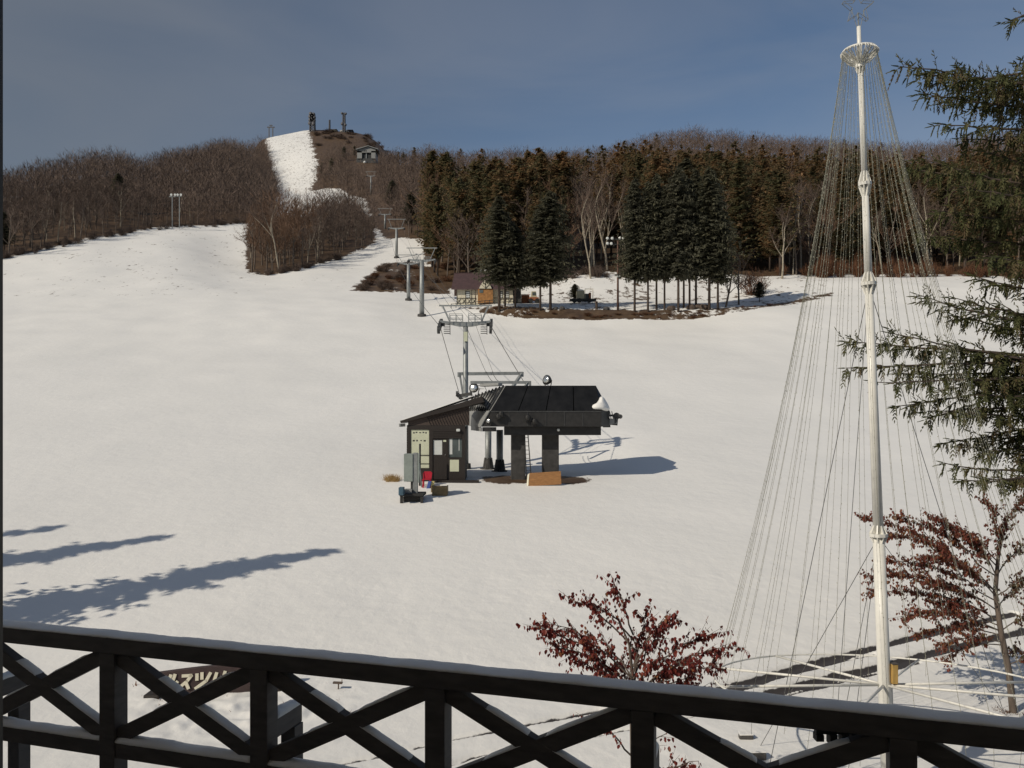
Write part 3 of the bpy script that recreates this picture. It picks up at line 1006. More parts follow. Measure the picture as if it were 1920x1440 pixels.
# gable
gp = [P(765, 797, HD), P(880, 797, HD), P(880, 755, HD), P(868, 758.5, HD), P(800, 779.5, HD), P(765, 790, HD)]
g0 = MB().prism(gp, (0, .1, 0)).build('gable', gable_m, hut)
nb = 17
for i in range(nb):      # slanting boards on the gable
    t = i / nb
    xa = 800 + 80 * t
    top = np.interp(xa, [765, 800, 868, 880], [790, 781, 760, 757])
    p, q = P(xa, top + 1.5, HD - .015), P(min(xa + (796 - top) * .45, 879), 796 if xa + (796 - top) * .45 <= 879 else top + 1.5 + (879 - xa) / .45, HD - .015)
    MB().beam(p, q, .02, .10, (0, -1, 0)).build('gable_board', gable_m, g0)
rp_ = [P(750, 789, HD - .2), P(904, 743, HD - .2)]
rv = rp_[1] - rp_[0]
rn = Vector((-rv.z, 0, rv.x)).normalized()
roof = MB().prism([rp_[0], rp_[1], rp_[1] + rn * -.34, rp_[0] + rn * -.14], (0, 2.5, 0)).build('roof', brown_m, hut, bevel=.01)
snow_s = MB().prism([rp_[0] + rn * .003 + Vector((.1, .06, 0)), rp_[1] + rn * .003 + Vector((-.5, .06, 0)), rp_[1] + rn * .05 + Vector((-.5, .06, 0)), rp_[0] + rn * .05 + Vector((.1, .06, 0))], (0, 2.35, 0))
snow_s.build('snow_cover', snow_cap_m, roof, bevel=.02)
MB().box((rp_[0].x - .06, HD - .2, rp_[0].z - .34), (rp_[0].x + .02, HD + 1.9, rp_[0].z - .16)).build('gutter', panel_grey, roof)
# left window with notices, door, right window
lw = MB()
wpx(769.3, 805.8, 805.2, 877.7, .05, .02, lw)
lwo = lw.build('window', notice_m, hut, label='window papered with a pale notice')
fm = MB()
for (x0, y0, x1, y1) in ((769, 853, 805.5, 854.3), (769, 869, 805.5, 870), (769, 805.6, 770.2, 878), (804.4, 805.6, 805.6, 878)):
    wpx(x0, y0, x1, y1, .018, .025, fm)
fm.build('window_bar', brown_m, lwo)
rg = random.Random(9)
ink = MB()
for (x0, x1, y, k) in ((773, 802, 811, 5), (772, 800, 826, 4)):
    for j in range(k):
        xx = x0 + (x1 - x0) * (j + .5) / k + rg.uniform(-1, 1)
        w = rg.uniform(1.2, 2.2)
        wpx(xx - w, y - rg.uniform(.6, 1.6), xx + w, y + rg.uniform(.8, 2), .046, .003, ink)
ink.build('print', galv_dark, lwo)
dr = MB()
wpx(811.3, 822.3, 838.7, 825, .04, .05, dr); wpx(811.3, 853, 838.7, 899, .04, .05, dr); wpx(811.3, 825, 812.5, 853, .04, .05, dr); wpx(829, 825, 838.7, 853, .04, .05, dr)
dro = dr.build('door', brown_m, hut)
pn = MB(); wpx(812.6, 825.2, 828.8, 852.8, .07, .015, pn)
pn.build('pane', lampglass_m, dro)
hk = MB(); wpx(834, 852, 835.5, 854.5, .0, .035, hk); hk.build('handle', silver_m, dro)
pp_ = MB(); wpx(831, 825, 836.5, 828.5, .03, .008, pp_); pp_.build('paper', notice_m, dro)
rw = MB(); wpx(841.2, 822.4, 865.8, 857.6, .06, .02, rw)
rwo = rw.build('window', glass_m, hut)
cu = MB(); wpx(842, 823, 848, 852, .05, .006, cu); wpx(860, 823, 861.3, 845, .05, .006, cu); cu.build('blind', lampglass_m, rwo)
nb_ = MB(); wpx(843.5, 862, 860.5, 884, -.02, .018, nb_); nb_.build('notice', notice_m, hut)
lt = MB(); wpx(856, 804, 863, 809, -.16, .14, lt); lt.build('wall_lamp', lampglass_m, hut, bevel=.03)
MB().box((xl + .03, HD + .5, P(0, 848, HD).z), (xl + .05, HD + 1.3, P(0, 822, HD).z)).build('window', lampglass_m, hut)
# wooden threshold deck
MB().box((P(808, 0, HD).x, HD - .35, zb), (xr + .8, HD - .004, zb + .33)).build('step', brown_m, hut)

# ------------------------------------------------------------------ things round the hut
g = hit(771, 944, 38, 50)
D = g.y
cb = thing('control_cabinet', 'tall grey control cabinet on a post and dark base in front of hut', 'cabinet', g)
MB().pbox(757, 851, 774, 903, D + .45, .5).build('cabinet_box', cab_m, cb, bevel=.02)
MB().pbox(774.2, 849, 783, 936, D + .5, .22).build('post', galv_m, cb, bevel=.02)
MB().pbox(783.3, 850, 786, 905, D + .42, .12).build('side_rail', cab_m, cb, bevel=.01)
MB().pbox(770, 900, 776, 922, D + .6, .2).build('conduit', galv_dark, cb)
MB().pbox(749, 926, 794, 931, D, 1.3).build('platform', rubber_m, cb, bevel=.02)
for x in (750, 788):
    MB().pbox(x, 931.2, x + 5, 947, D + .02, .15).build('leg', black_m, cb)
    MB().pbox(x, 931.2, x + 5, 947, D + 1.1, .15).build('leg', black_m, cb)
MB().pbox(756, 932, 787, 947, D + .3, .8).build('underbox', black_m, cb)
MB().pbox(757, 918, 772, 925.8, D + .2, .6).build('junction_box', panel_grey, cb, bevel=.01)
tb = MB().pbox(747, 914, 756.5, 929, D - .35, .45)
tag(tb.build('storage_tub', teal_m, None, bevel=.03), 'small blue grey tub beside the cabinet base', 'tub')
g = hit(822, 930, 38, 50)
cr = thing('wooden_crate', 'brown open wooden crate lying on the snow near hut', 'crate', g)
D = g.y
MB().pbox(810, 912, 838.5, 931, D, .06).build('side_board', crate_m, cr)
MB().pbox(808, 911, 838, 931, D + .75, .06).build('side_board', crate_m, cr)
a, b = P(810, 931, D), P(838.5, 912, D)
MB().box((a.x, D + .064, a.z), (a.x + .06, D + .746, b.z + .02)).build('end_board', crate_m, cr)
MB().box((b.x - .06, D + .064, a.z), (b.x, D + .746, b.z)).build('end_board', crate_m, cr)
MB().box((a.x + .064, D + .064, a.z), (b.x - .064, D + .746, a.z + .08)).build('floor_board', crate_m, cr)
MB().box((a.x + .064, D + .064, a.z + .084), (b.x - .064, D + .746, b.z - .06)).build('snow_fill', snow_cap_m, cr)
# red chair
g = on_ground(801, 43.3)
D = g.y
rc = thing('red_chair', 'bright red plastic chair standing in the snow before hut', 'chair', g)
z0 = g.z
x0, x1 = P(793.5, 0, D).x, P(809, 0, D).x
MB().prism([(x0, D, z0 + .42), (x1, D, z0 + .42), (x1 + .03, D + .06, z0 + .72), (x1 - .05, D + .07, z0 + .8), (x0 + .06, D + .07, z0 + .8), (x0 - .02, D + .06, z0 + .72)], (0, .05, 0)).build('backrest', red_m, rc)
MB().box((x0, D - .42, z0 + .37), (x1, D - .003, z0 + .415)).build('seat', red_m, rc)
for x in (x0, x1 - .07):
    MB().box((x, D - .42, z0 - .1), (x + .07, D - .35, z0 + .367)).build('leg', red_m, rc)
    MB().box((x, D - .08, z0 - .1), (x + .07, D - .01, z0 + .367)).build('leg', red_m, rc)
g = on_ground(803, 42.75)
bx = MB().prism([g + Vector((-.12, 0, -.05)), g + Vector((.06, 0, -.05)), g + Vector((.18, 0, .38)), g + Vector((0, 0, .4))], (0, .2, 0))
tag(bx.build('parcel_box', blue_m, None, bevel=.02), 'slanted blue box leaning at the red chair', 'box')
g = on_ground(811, 42.9)
tag(MB().prism([g + Vector((-.1, 0, -.05)), g + Vector((.06, 0, -.05)), g + Vector((.1, 0, .36)), g + Vector((-.08, 0, .36))], (0, .05, 0)).build('yellow_card', yellow_m, None), 'small pale yellow card between red chair and crate', 'card')
g = on_ground(787, 43.4)
pole = MB().tube([Vector((g.x, g.y, gz(g.x, g.y) - .1)), P(787.5, 832, g.y)], .055, 8)
tag(pole.build('marker_post', black_m, None, True), 'thin black post rising behind the grey cabinet', 'post')
g = on_ground(791, 43.0)
tag(MB().beam(P(786, 868, g.y + .3), g - Vector((0, 0, .05)), .07, .03).build('propped_board', cab_m, None), 'narrow pale green board propped against the black post', 'board')
# plywood sheet
g = hit(1020, 911, 38, 50)
D = g.y
pl = thing('plywood_sheet', 'orange plywood sheet standing on edge before the station column', 'plywood', g)
MB().prism([P(990.5, 912, D), P(1052.5, 908, D), P(1051.5, 883.5, D + .1), P(993, 887, D + .1)], (0, .03, 0)).build('sheet', ply_m, pl)
MB().prism([P(987.5, 909, D + .1), P(990.2, 912, D + .01), P(992.5, 887, D + .11), P(989, 891, D + .2)], (0, .04, 0)).build('end_strip', letter_m, pl)
for x in (1000, 1040):
    MB().beam(P(x, 890, D + .2), P(x, 908, D + .75), .06, .06).build('prop', crate_m, pl)

# dry grass tufts
def tuft(mb, c, n, h, spread, rg):
    for _ in range(n):
        an, r = rg.uniform(0, 6.28), rg.uniform(0, spread)
        b = c + Vector((math.cos(an) * r, math.sin(an) * r, -.03))
        tp = b + Vector((rg.gauss(0, .35) * h, rg.gauss(0, .35) * h, h * rg.uniform(.5, 1)))
        w = rg.uniform(.006, .014)
        mb.add([b + Vector((-w, 0, 0)), b + Vector((w, 0, 0)), tp], [(0, 1, 2)], rg.random())
rg = random.Random(11)
mb = MB()
c = hit(735, 902, 38, 50)
for _ in range(8):
    tuft(mb, c + Vector((rg.uniform(-.45, .45), rg.uniform(-.2, .2), 0)), 60, .5, .18, rg)
tag(mb.build('dry_grass', straw_m), 'tan dry grass tuft left of the hut', 'grass', kind='stuff')
mb = MB()
for _ in range(60):
    px, py = rg.uniform(250, 660), rg.uniform(1270, 1345)
    c = hit(px, py, 12, 60)
    tuft(mb, c, rg.randint(2, 7), rg.uniform(.06, .2), .06, rg)
tag(mb.build('dry_weeds', shrub_m), 'sparse dead weeds poking through rough snow near the sign', 'weeds', kind='stuff')
g = hit(634, 1295, 12, 60)
mb = MB().tube([g - Vector((0, 0, .1)), g + Vector((.01, 0, .2))], .018, 5).beam(g + Vector((-.13, 0, .21)), g + Vector((.11, 0, .2)), .1, .035)
tag(mb.build('garden_stake', bark_m), 'small T shaped stake stuck in snow right of the sign', 'stake')

# ------------------------------------------------------------------ lift towers
def lift_tower(px, d, arm_py, beam_py, arm_hw, beam_hw, pole_r, label, ladders=False, base=True, simple=False):
    g = on_ground(px, d)
    t = thing('lift_tower', label, 'lift tower', g, 'chairlift towers up the slope')
    za, zbm = P(px, arm_py, d).z, P(px, beam_py, d).z
    x, y = g.x, g.y
    MB().tube([g - Vector((0, 0, .5)), Vector((x, y, (g.z + za) / 2)), Vector((x, y, za))], [pole_r, pole_r * .9, pole_r * .8], 14).build('pole', galv_m, t, True)
    if base:
        MB().tube([g - Vector((0, 0, .3)), g + Vector((0, 0, .35))], [pole_r * 1.9, pole_r * 1.7], 14).build('footing', concrete_m, t, True)
    h = arm_hw * .13
    y0 = y - .12
    pr = [(-arm_hw, .02), (-arm_hw * .7, -h * .25), (-arm_hw * .25, -h), (arm_hw * .25, -h), (arm_hw * .7, -h * .25), (arm_hw, .02), (arm_hw, h * .8), (arm_hw * .65, h * .45), (0, h * .25), (-arm_hw * .65, h * .45), (-arm_hw, h * .8)]
    MB().prism([Vector((x + a, y0 - .05, za + b)) for a, b in pr], (0, .35, 0)).build('crossarm', galv_m, t)
    MB().beam((x - beam_hw, y, zbm), (x + beam_hw, y, zbm), .12, beam_hw * .05).build('lifting_beam', galv_m, t)
    for s_ in (-1, 1):
        MB().beam((x + s_ * arm_hw * .62, y, za + h * .5), (x + s_ * beam_hw * .86, y, zbm - .04), .1, beam_hw * .07, (0, 1, 0)).build('strut', galv_m, t)
        sh = MB()
        xx = x + s_ * arm_hw * 1.0
        for k in range(5):
            yy = y - 1.0 + k * .5
            zz = za - h * .5 - .02 * (k - 2)**2 - (y - yy) * .35
            sh.tube([(xx - .08, yy, zz), (xx + .08, yy, zz)], .25, 10)
        sh.beam((xx, y - 1.2, za - h * .35 - .4), (xx, y + 1.2, za - h * .35 + .4), .1, .16)
        sh.beam((xx - s_ * .3, y, za - .1), (xx, y, za - h * .5), .1, .18)
        sh.build('sheave_train', galv_dark, t)
        if not simple:
            rl_ = MB()
            x0, x1 = x + s_ * arm_hw * .12, x + s_ * arm_hw * .62
            for yy in (y - .35, y + .35):
                for zz in (za + .28, za + .55):
                    rl_.beam((x0, yy, zz), (x1, yy, zz), .03, .03)
                for xx2 in (x0, (x0 + x1) / 2, x1):
                    rl_.beam((xx2, yy, za + .02), (xx2, yy, za + .56), .03, .03, (0, 1, 0))
            rl_.build('catwalk_rail', galv_m, t)
        if ladders:
            la = MB()
            xl_ = x + s_ * arm_hw * .72
            for k in range(5):
                la.beam((xl_ - .2, y - .4 + k * .05, za - .15 - k * .13), (xl_ + .2, y - .4 + k * .05, za - .15 - k * .13), .08, .04)
            la.beam((xl_ + .2, y - .4, za), (xl_ + .2, y - .2, za - .75), .04, .04, (0, 1, 0))
            la.build('step_ladder', galv_dark, t)
    return Vector((x - arm_hw, y, za - h)), Vector((x + arm_hw, y, za - h))


T1 = lift_tower(873, 50.0, 606, 573, 1.62, 1.68, .19, 'tall grey lift tower rising directly behind the hut roof', True)
gg = on_ground(873, 50)
tw_sign = MB().prism([P(869.5, 640, 49.78), P(876.5, 640, 49.78), P(876.5, 622, 49.78), P(869.5, 622, 49.78)], (0, .01, 0))
tw_sign.build('number_plate', notice_m, bpy.data.objects['lift_tower'])
T2 = lift_tower(791, 131, 488, 465, 2.25, 2.55, .42, 'nearer grey lift tower with wide frame, left of the half-timbered cottage')
T3 = lift_tower(766, 150, 494, 478, 2.0, 2.3, .38, 'grey lift tower just left of the wide framed tower')
T4 = lift_tower(743.5, 222, 428, 411, 2.2, 2.6, .42, 'grey lift tower beside the brown scrub bank', simple=True)
T5 = lift_tower(722, 282, 402, 391, 2.2, 2.6, .4, 'faint lift tower in the dark gap of the wood', base=False, simple=True)
T6 = lift_tower(695.5, 400, 330, 322, 2.2, 2.7, .4, 'small far lift tower below the top station', base=False, simple=True)


def rope(name, pts, r, sag, label, group='haul ropes of the chairlift'):
    mb = MB()
    for p, q in zip(pts[:-1], pts[1:]):
        p, q = Vector(p), Vector(q)
        L = (q - p).length
        n = 14
        mb.tube([p.lerp(q, i / n) - Vector((0, 0, sag * L * 4 * (i / n) * (1 - i / n))) for i in range(n + 1)], r, 5)
    return tag(mb.build(name, rope_m), label, 'rope', group)


S_L, S_R = P(863, 745, 48.8), P(986, 722, 47.5)
rope('haul_rope', [S_L, T1[0], T3[0], T4[0], T5[0], T6[0], P(681, 296, 500)], .022, .006, 'steel haul rope running from hut roof up the left of the towers')
rope('haul_rope', [S_R, T1[1], T3[1], T4[1], T5[1], T6[1], P(690, 296, 500)], .022, .006, 'steel haul rope running from station up the right of the towers')
rope('signal_line', [P(912, 700, 49.5), P(876, 616, 50), P(791, 470, 131)], .014, .012, 'thin signal cable from tower down to the left of the gantry', 'thin cables at the station')
rope('signal_line', [P(925, 700, 49.5), P(893, 612, 50), P(800, 470, 131)], .011, .012, 'thin signal cable from tower down to the gantry middle', 'thin cables at the station')
sv = MB()
for k in range(4):
    c = P(857 + k * 2.5, 738 + k * 3, 48.7)
    sv.tube([c + Vector((-.06, 0, 0)), c + Vector((.06, 0, 0))], .16, 10)
sv.beam(P(855, 741, 48.7), P(868, 748, 48.7), .12, .12).beam(P(862, 742, 48.7), P(885, 738, 48.5), .14, .2)
sv.build('return_sheave', galv_dark, stn)

# ------------------------------------------------------------------ light tree (white mast with strings of bulbs)
LD = 15.0
mb_, mt_ = P(1664.5, 1445, LD), P(1610.5, 62, LD)
ax = (mt_ - mb_).normalized()
foot = mb_ - ax * ((mb_.z - gz(mb_.x, LD)) / ax.z + .1)
lt = thing('light_tree', 'white steel mast hung with a cone of light strings and star', 'light tree', foot)


def mast(py):
    t = (P(0, py, LD).z - mb_.z) / ax.z
    return mb_ + ax * t


def on(py0, py1, r0, r1, n=12):
    return MB().tube([mast(py0), mast(py1)], [r0, r1], n)


MB().tube([foot, mast(1003)], [.122, .108], 14).build('mast_section', white_paint, lt, True)
MB().tube([mast(1003), mast(532)], [.094, .075], 14).build('mast_section', white_paint, lt, True)
MB().tube([mast(532), mast(345)], [.073, .060], 14).build('mast_section', white_paint, lt, True)
MB().tube([mast(345), mast(120)], [.058, .045], 12).build('mast_section', white_paint, lt, True)
MB().tube([mast(120), mast(50)], [.044, .037], 12).build('mast_section', white_paint, lt, True)
for py, r, hh in ((1003, .17, .26), (532, .145, .25), (345, .125, .24), (124, .095, .14)):
    c = mast(py)
    fl_ = MB().tube([c - ax * .03, c + ax * .03], r, 10).build('flange', white_paint, lt)
    for k in range(8):
        an = 2 * math.pi * k / 8 + .2
        rv_ = Vector((math.cos(an), math.sin(an), 0))
        for s_ in (-1, 1):
            a_, b_, c_ = c + rv_ * .045 + ax * s_ * .031, c + rv_ * r * .95 + ax * s_ * .031, c + rv_ * .06 + ax * s_ * hh
            sd = rv_.cross(ax).normalized() * .012
            MB().prism([a_ - sd, b_ - sd, c_ - sd], sd * 2).build('gusset', white_paint, fl_)
# star
st = MB()
c = mast(14)
pts = []
for k in range(10):
    an = math.pi / 2 + k * math.pi / 5
    r = .30 if k % 2 == 0 else .13
    pts.append(c + Vector((math.cos(an) * r, 0, math.sin(an) * r)))
for k in range(10):
    for yy in (-.05, .05):
        st.tube([pts[k] + Vector((0, yy, 0)), pts[(k + 1) % 10] + Vector((0, yy, 0))], .0055, 5)
    st.tube([pts[k] + Vector((0, -.05, 0)), pts[k] + Vector((0, .05, 0))], .007, 5)
st.tube([mast(52), c - Vector((0, 0, .1))], .014, 6).tube([mast(52) + Vector((.03, 0, 0)), pts[4 + 3]], .007, 5).tube([mast(52) - Vector((.03, 0, 0)), pts[3]], .007, 5)
st.build('star', galv_m, lt)
# top basket
tc_ = mast(95)
Rt, Rb = .29, 3.15
ring = [tc_ + Vector((math.cos(a) * Rt, math.sin(a) * Rt, 0)) for a in np.linspace(0, 2 * math.pi, 33)]
MB().tube(ring, .022, 6).build('top_ring', white_paint, lt, True)
for k in range(8):
    an = 2 * math.pi * k / 8 + .3
    MB().tube([mast(126), mast(112) + Vector((math.cos(an) * Rt * .55, math.sin(an) * Rt * .55, 0)), tc_ + Vector((math.cos(an) * Rt, math.sin(an) * Rt, 0))], .016, 5).build('basket_arm', white_paint, lt)
bc = mast(1284)


def base_pt(an, r=Rb):
    v = Vector((math.cos(an) * r, math.sin(an) * r, 0))
    v.z = -.115 * v.y
    return bc + v


MB().tube([base_pt(a) for a in np.linspace(0, 2 * math.pi, 49)], .021, 6).build('base_ring', white_paint, lt, True)
for an in (183, 110, 52, 5, -25, -70, -125, 150):
    MB().tube([bc, base_pt(R_(an))], .026, 6).build('spoke', white_paint, lt, True)
rg = random.Random(21)
NS = 50
for k in range(NS):
    an = 2 * math.pi * (k + rg.uniform(-.25, .25)) / NS
    top = tc_ + Vector((math.cos(an) * Rt, math.sin(an) * Rt, .015))
    bot = base_pt(an)
    wv = MB()
    pts = []
    n = 26
    ex = rg.uniform(.28, .36)
    for i in range(n + 1):
        s_ = i / n
        q = s_ - ex * s_ * (1 - s_)
        p = Vector((top.x + (bot.x - top.x) * q, top.y + (bot.y - top.y) * q, top.z + (bot.z - top.z) * s_))
        pts.append(p)
    if rg.random() < .75:
        pts.append(bot + Vector((rg.uniform(-.05, .05), rg.uniform(-.05, .05), -rg.uniform(.2, .75))))
    wv.tube(pts, .0034, 3)
    so = wv.build('light_string', wire_m, lt)
    bw = MB()
    Lt = 12.0
    nbul = 105
    for j in range(nbul):
        f_ = (j + rg.random() * .6) / nbul * (len(pts) - 1.01)
        i = int(f_)
        p = pts[i].lerp(pts[i + 1], f_ - i)
        o = Vector((rg.uniform(-1, 1), rg.uniform(-1, 1), rg.uniform(-.6, .4))) * .016
        r = rg.uniform(.004, .0085)
        c = p + o
        bw.add([c + Vector((r, 0, 0)), c + Vector((-r * .5, r * .8, 0)), c + Vector((-r * .5, -r * .8, 0)), c + Vector((0, 0, r * 1.7)), c - Vector((0, 0, r * 1.7))],
               [(0, 1, 3), (1, 2, 3), (2, 0, 3), (1, 0, 4), (2, 1, 4), (0, 2, 4)])
    tag(bw.build('bulbs', bulb_m, so), kind='stuff')
    if rg.random() < .9:    # bundle of slack wire over the basket
        u = Vector((math.cos(an), math.sin(an), 0))
        MB().tube([top, top + u * .05 - Vector((0, 0, .06)), tc_ + u * .2 - Vector((0, 0, rg.uniform(.12, .22))), tc_ + u * .06 - Vector((0, 0, rg.uniform(.2, .3)))], .011, 4).build('slack_loop', white_paint, so)
for (py, px, gpy, r) in ((536, 1440, 1450, .007), (536, 1560, 1470, .006), (536, 1880, 1330, .007), (1006, 1425, 1400, .007), (1006, 1590, 1450, .006), (1006, 1900, 1360, .006), (1006, 1560, 1460, .006)):
    e = hit(px, gpy, 12, 60)
    MB().tube([mast(py), e], r, 5).build('guy_wire', guy_m, lt)
p = mast(1262)
MB().box((p.x + .1, p.y - .13, p.z - .17), (p.x + .21, p.y + .05, p.z + .2)).build('switch_box', wood_box_m, lt, bevel=.006)
MB().box((p.x + .095, p.y - .14, p.z + .202), (p.x + .215, p.y + .06, p.z + .215)).build('box_lid', timber_m, lt)
MB().tube([foot + Vector((.13, .05, 0)), mast(1290) + Vector((.15, .05, 0)), mast(1240) + Vector((.15, .05, 0))], .03, 8).build('conduit', white_paint, lt)
MB().tube([foot + Vector((0, 0, -.1)), foot + Vector((0, 0, .12))], .32, 14).build('footing', concrete_m, lt)
# anchor blocks
rg = random.Random(4)
for i, (px, py, s_) in enumerate(((1398, 1386, .30), (1414, 1424, .42))):
    g = hit(px, py, 12, 60)
    t = thing('anchor_block', ('larger' if i else 'smaller') + ' concrete anchor block capped with snow below the light strings', 'block', g, 'anchor blocks')
    lo = [g + Vector((x * s_, y * s_ * .6, -.05)) for x, y in ((-.5, -.5), (.55, -.45), (.5, .5), (-.52, .48))]
    hi = [p + Vector((rg.uniform(-.03, .03), rg.uniform(-.03, .03), s_ * .55)) for p in lo]
    MB().hull8(lo, hi).build('block', stone_m, t, bevel=.03)
    MB().hull8([p + Vector((0, 0, .004)) for p in hi], [p + Vector((0, 0, .03)) for p in hi]).build('snow_cap', snow_cap_m, t, bevel=.03)

# ------------------------------------------------------------------ resort sign
g = hit(385, 1312, 12, 60)
D = g.y
sg = thing('resort_sign', 'maroon board sign with slanted cream katakana letters in the snow', 'sign', g)
BL, BR, TL, TR = P(284, 1311, D), P(522, 1296, D + .5), P(291, 1262, D + .15), P(518, 1242, D + .65)
n = 14
bot = [BL.lerp(BR, i / n) - Vector((0, 0, .15)) for i in range(n + 1)]
top = [TL.lerp(TR, i / n) + Vector((0, 0, .05 * math.sin(math.pi * i / n))) for i in range(n + 1)]
MB().prism(bot + top[::-1], (.02, .14, 0)).build('board', sign_m, sg, bevel=.02)
MB().box((BL.x - .17, BL.y - .1, BL.z - .3), (BL.x + .22, BL.y + .4, BL.z + .13)).build('foot', brown_m, sg, bevel=.03)
MB().box((BR.x - .3, BR.y - .1, BR.z - .3), (BR.x + .1, BR.y + .4, BR.z + .13)).build('foot', brown_m, sg, bevel=.03)
EX = (BR - BL).normalized()
EY = (TL.lerp(TR, .5) - BL.lerp(BR, .5)).normalized()
EN = EX.cross(EY).normalized()
if EN.y > 0:
    EN = -EN
GL = {'RU': [[(.26, .95), (.26, .5), (.02, .02)], [(.6, .97), (.6, .1), (.72, .12), (1.0, .5)]],
      'SU': [[(.08, .86), (.85, .86), (.62, .5), (.02, .02)], [(.55, .42), (.95, .02)]],
      'TSU': [[(.08, .92), (.2, .55)], [(.4, .98), (.52, .6)], [(.98, .95), (.86, .45), (.3, -.02)]],
      'RI': [[(.22, .92), (.22, .35)], [(.82, .98), (.82, .45), (.4, -.02)]],
      'ZO': [[(.12, .88), (.26, .52)], [(.72, .85), (.64, .4), (.22, .0)], [(.84, 1.1), (.9, .98)], [(1.0, 1.14), (1.06, 1.02)]],
      'BAR': [[(.05, .5), (.95, .5)]],
      'TO': [[(.35, .97), (.35, .02)], [(.35, .6), (.85, .36)]]}
pxm = D / F_PX
x_ = 22 * pxm
Hh = .40
for nm, w in (('RU', 25), ('SU', 24), ('TSU', 31), ('RI', 29), ('ZO', 30), ('BAR', 26), ('TO', 24)):
    ww = w * pxm
    lm = MB()
    for j, sk in enumerate(GL[nm]):
        def tp(u, v):
            return BL + EX * (x_ + u * ww * .86 + (v - .3) * .11) + EY * (.2 + v * Hh * .92) + EN * .012
        for a, b in zip(sk[:-1], sk[1:]):
            A, B = tp(*a), tp(*b)
            dd = (B - A).normalized()
            lm.beam(A - dd * .02, B + dd * .02, .03 + .002 * j, .078, EN.cross(dd))
    lm.build('letter', letter_m, sg)
    x_ += ww * 1.04

# ------------------------------------------------------------------ cottage, machines and poles by the grove
CD = 141.0
ct = thing('cottage', 'cream half-timbered cottage with mauve roof behind the spruces', 'house', on_ground(905, CD))
gzc = gz(P(905, 560, CD).x, CD)
w = MB()
w.pbox(856, 541, 962, 572, CD, 6.0)
w.build('wall', cream_m, ct)
rf = MB()
e0, e1 = P(846, 543, CD - .7), P(966, 543, CD - .7)
r0, r1 = P(852, 514, CD + 3), P(960, 512, CD + 3)
b0, b1 = Vector((e0.x, CD + 6.7, e0.z)), Vector((e1.x, CD + 6.7, e1.z))
rf.prism([e0, e1, r1, r0], (0, .1, .25)).prism([r0, r1, b1, b0], (0, -.1, .25))
rfo = rf.build('roof', mauve_m, ct)
MB().prism([P(900, 506, CD + 3), P(960, 505, CD + 3), P(960, 509, CD + 3), P(900, 510, CD + 3)], (0, .6, .05)).build('snow_patch', snow_cap_m, rfo)
MB().prism([P(857.5, 542, CD + .05), P(857.5, 542, CD + 5.9), P(858, 516, CD + 3)], (.1, 0, 0)).build('gable_end', cream_m, ct)
# arched porch gable
ag = [P(898 + 23 * (1 - math.cos(t)) / 1.0 * 1.0 - 0, 541 - 15 * math.sin(t) ** 1.15 - 0, CD - .9) for t in np.linspace(0.0, math.pi, 11)]
ag = []
for i in range(13):
    t = i / 12
    xx = 898 + 24 * t
    yy = 541 - 15.5 * (1 - abs(2 * t - 1) ** 1.7)
    ag.append(P(xx, yy, CD - .9))
MB().prism(ag, (0, .9, 0)).build('porch_gable', cream_m, ct)
def timber(p, q, d, w=.13):
    MB().beam(P(*p, d), P(*q, d), .05, w, (0, 1, 0)).build('timber', brown_m, ct)


for p, q in (((910, 526), (910, 541)), ((910, 540), (902, 533)), ((910, 540), (918, 533)), ((898, 541.5), (923, 541.5))):
    timber(p, q, CD - .93)
for x in (856.5, 873, 884, 891, 962):
    timber((x, 543), (x, 572), CD - .03)
for i in range(11):
    x = 857 + i * 9.5
    if not 893 < x < 925:
        timber((x, 560), (x + 7, 569), CD - .03, .12)
        timber((x + 7, 560), (x, 569), CD - .035, .12)
timber((856, 559), (893, 559), CD - .04, .12)
timber((925, 559), (962, 559), CD - .04, .12)
dr_ = MB().pbox(896, 542, 924, 568, CD - .85, .8).build('porch_door', door_m, ct)
MB().pbox(899, 543.5, 906, 549, CD - .9, .045).build('pane', glass_m, dr_)
for x in (873.5, 935, 947):
    wd = MB().pbox(x, 546, x + 7.5, 558.5, CD - .06, .05).build('window', brown_m, ct)
    for i in range(2):
        for j in range(3):
            MB().pbox(x + .8 + i * 3.2, 546.9 + j * 3.9, x + 3.6 + i * 3.2, 550 + j * 3.9, CD - .09, .028).build('pane', lampglass_m, wd)
fl2 = hit(880, 575, 120, 160)
fe = thing('cottage_fence', 'low dark fence in front of the cream cottage', 'fence', on_ground(904, CD - 3))
for x in np.arange(846, 962, 9):
    g_ = on_ground(x, CD - 3)
    MB().beam(g_ - Vector((0, 0, .2)), g_ + Vector((0, 0, .8)), .1, .1, (0, 1, 0)).build('fence_post', galv_dark, fe)
for z_ in (.35, .72):
    MB().tube([on_ground(x, CD - 3) + Vector((0, -.06, z_)) for x in np.arange(846, 964, 9)], .05, 4).build('fence_rail', galv_dark, fe)
MB().pbox(962.5, 541, 977, 567, CD + .5, 4).build('annex', galv_dark, ct)

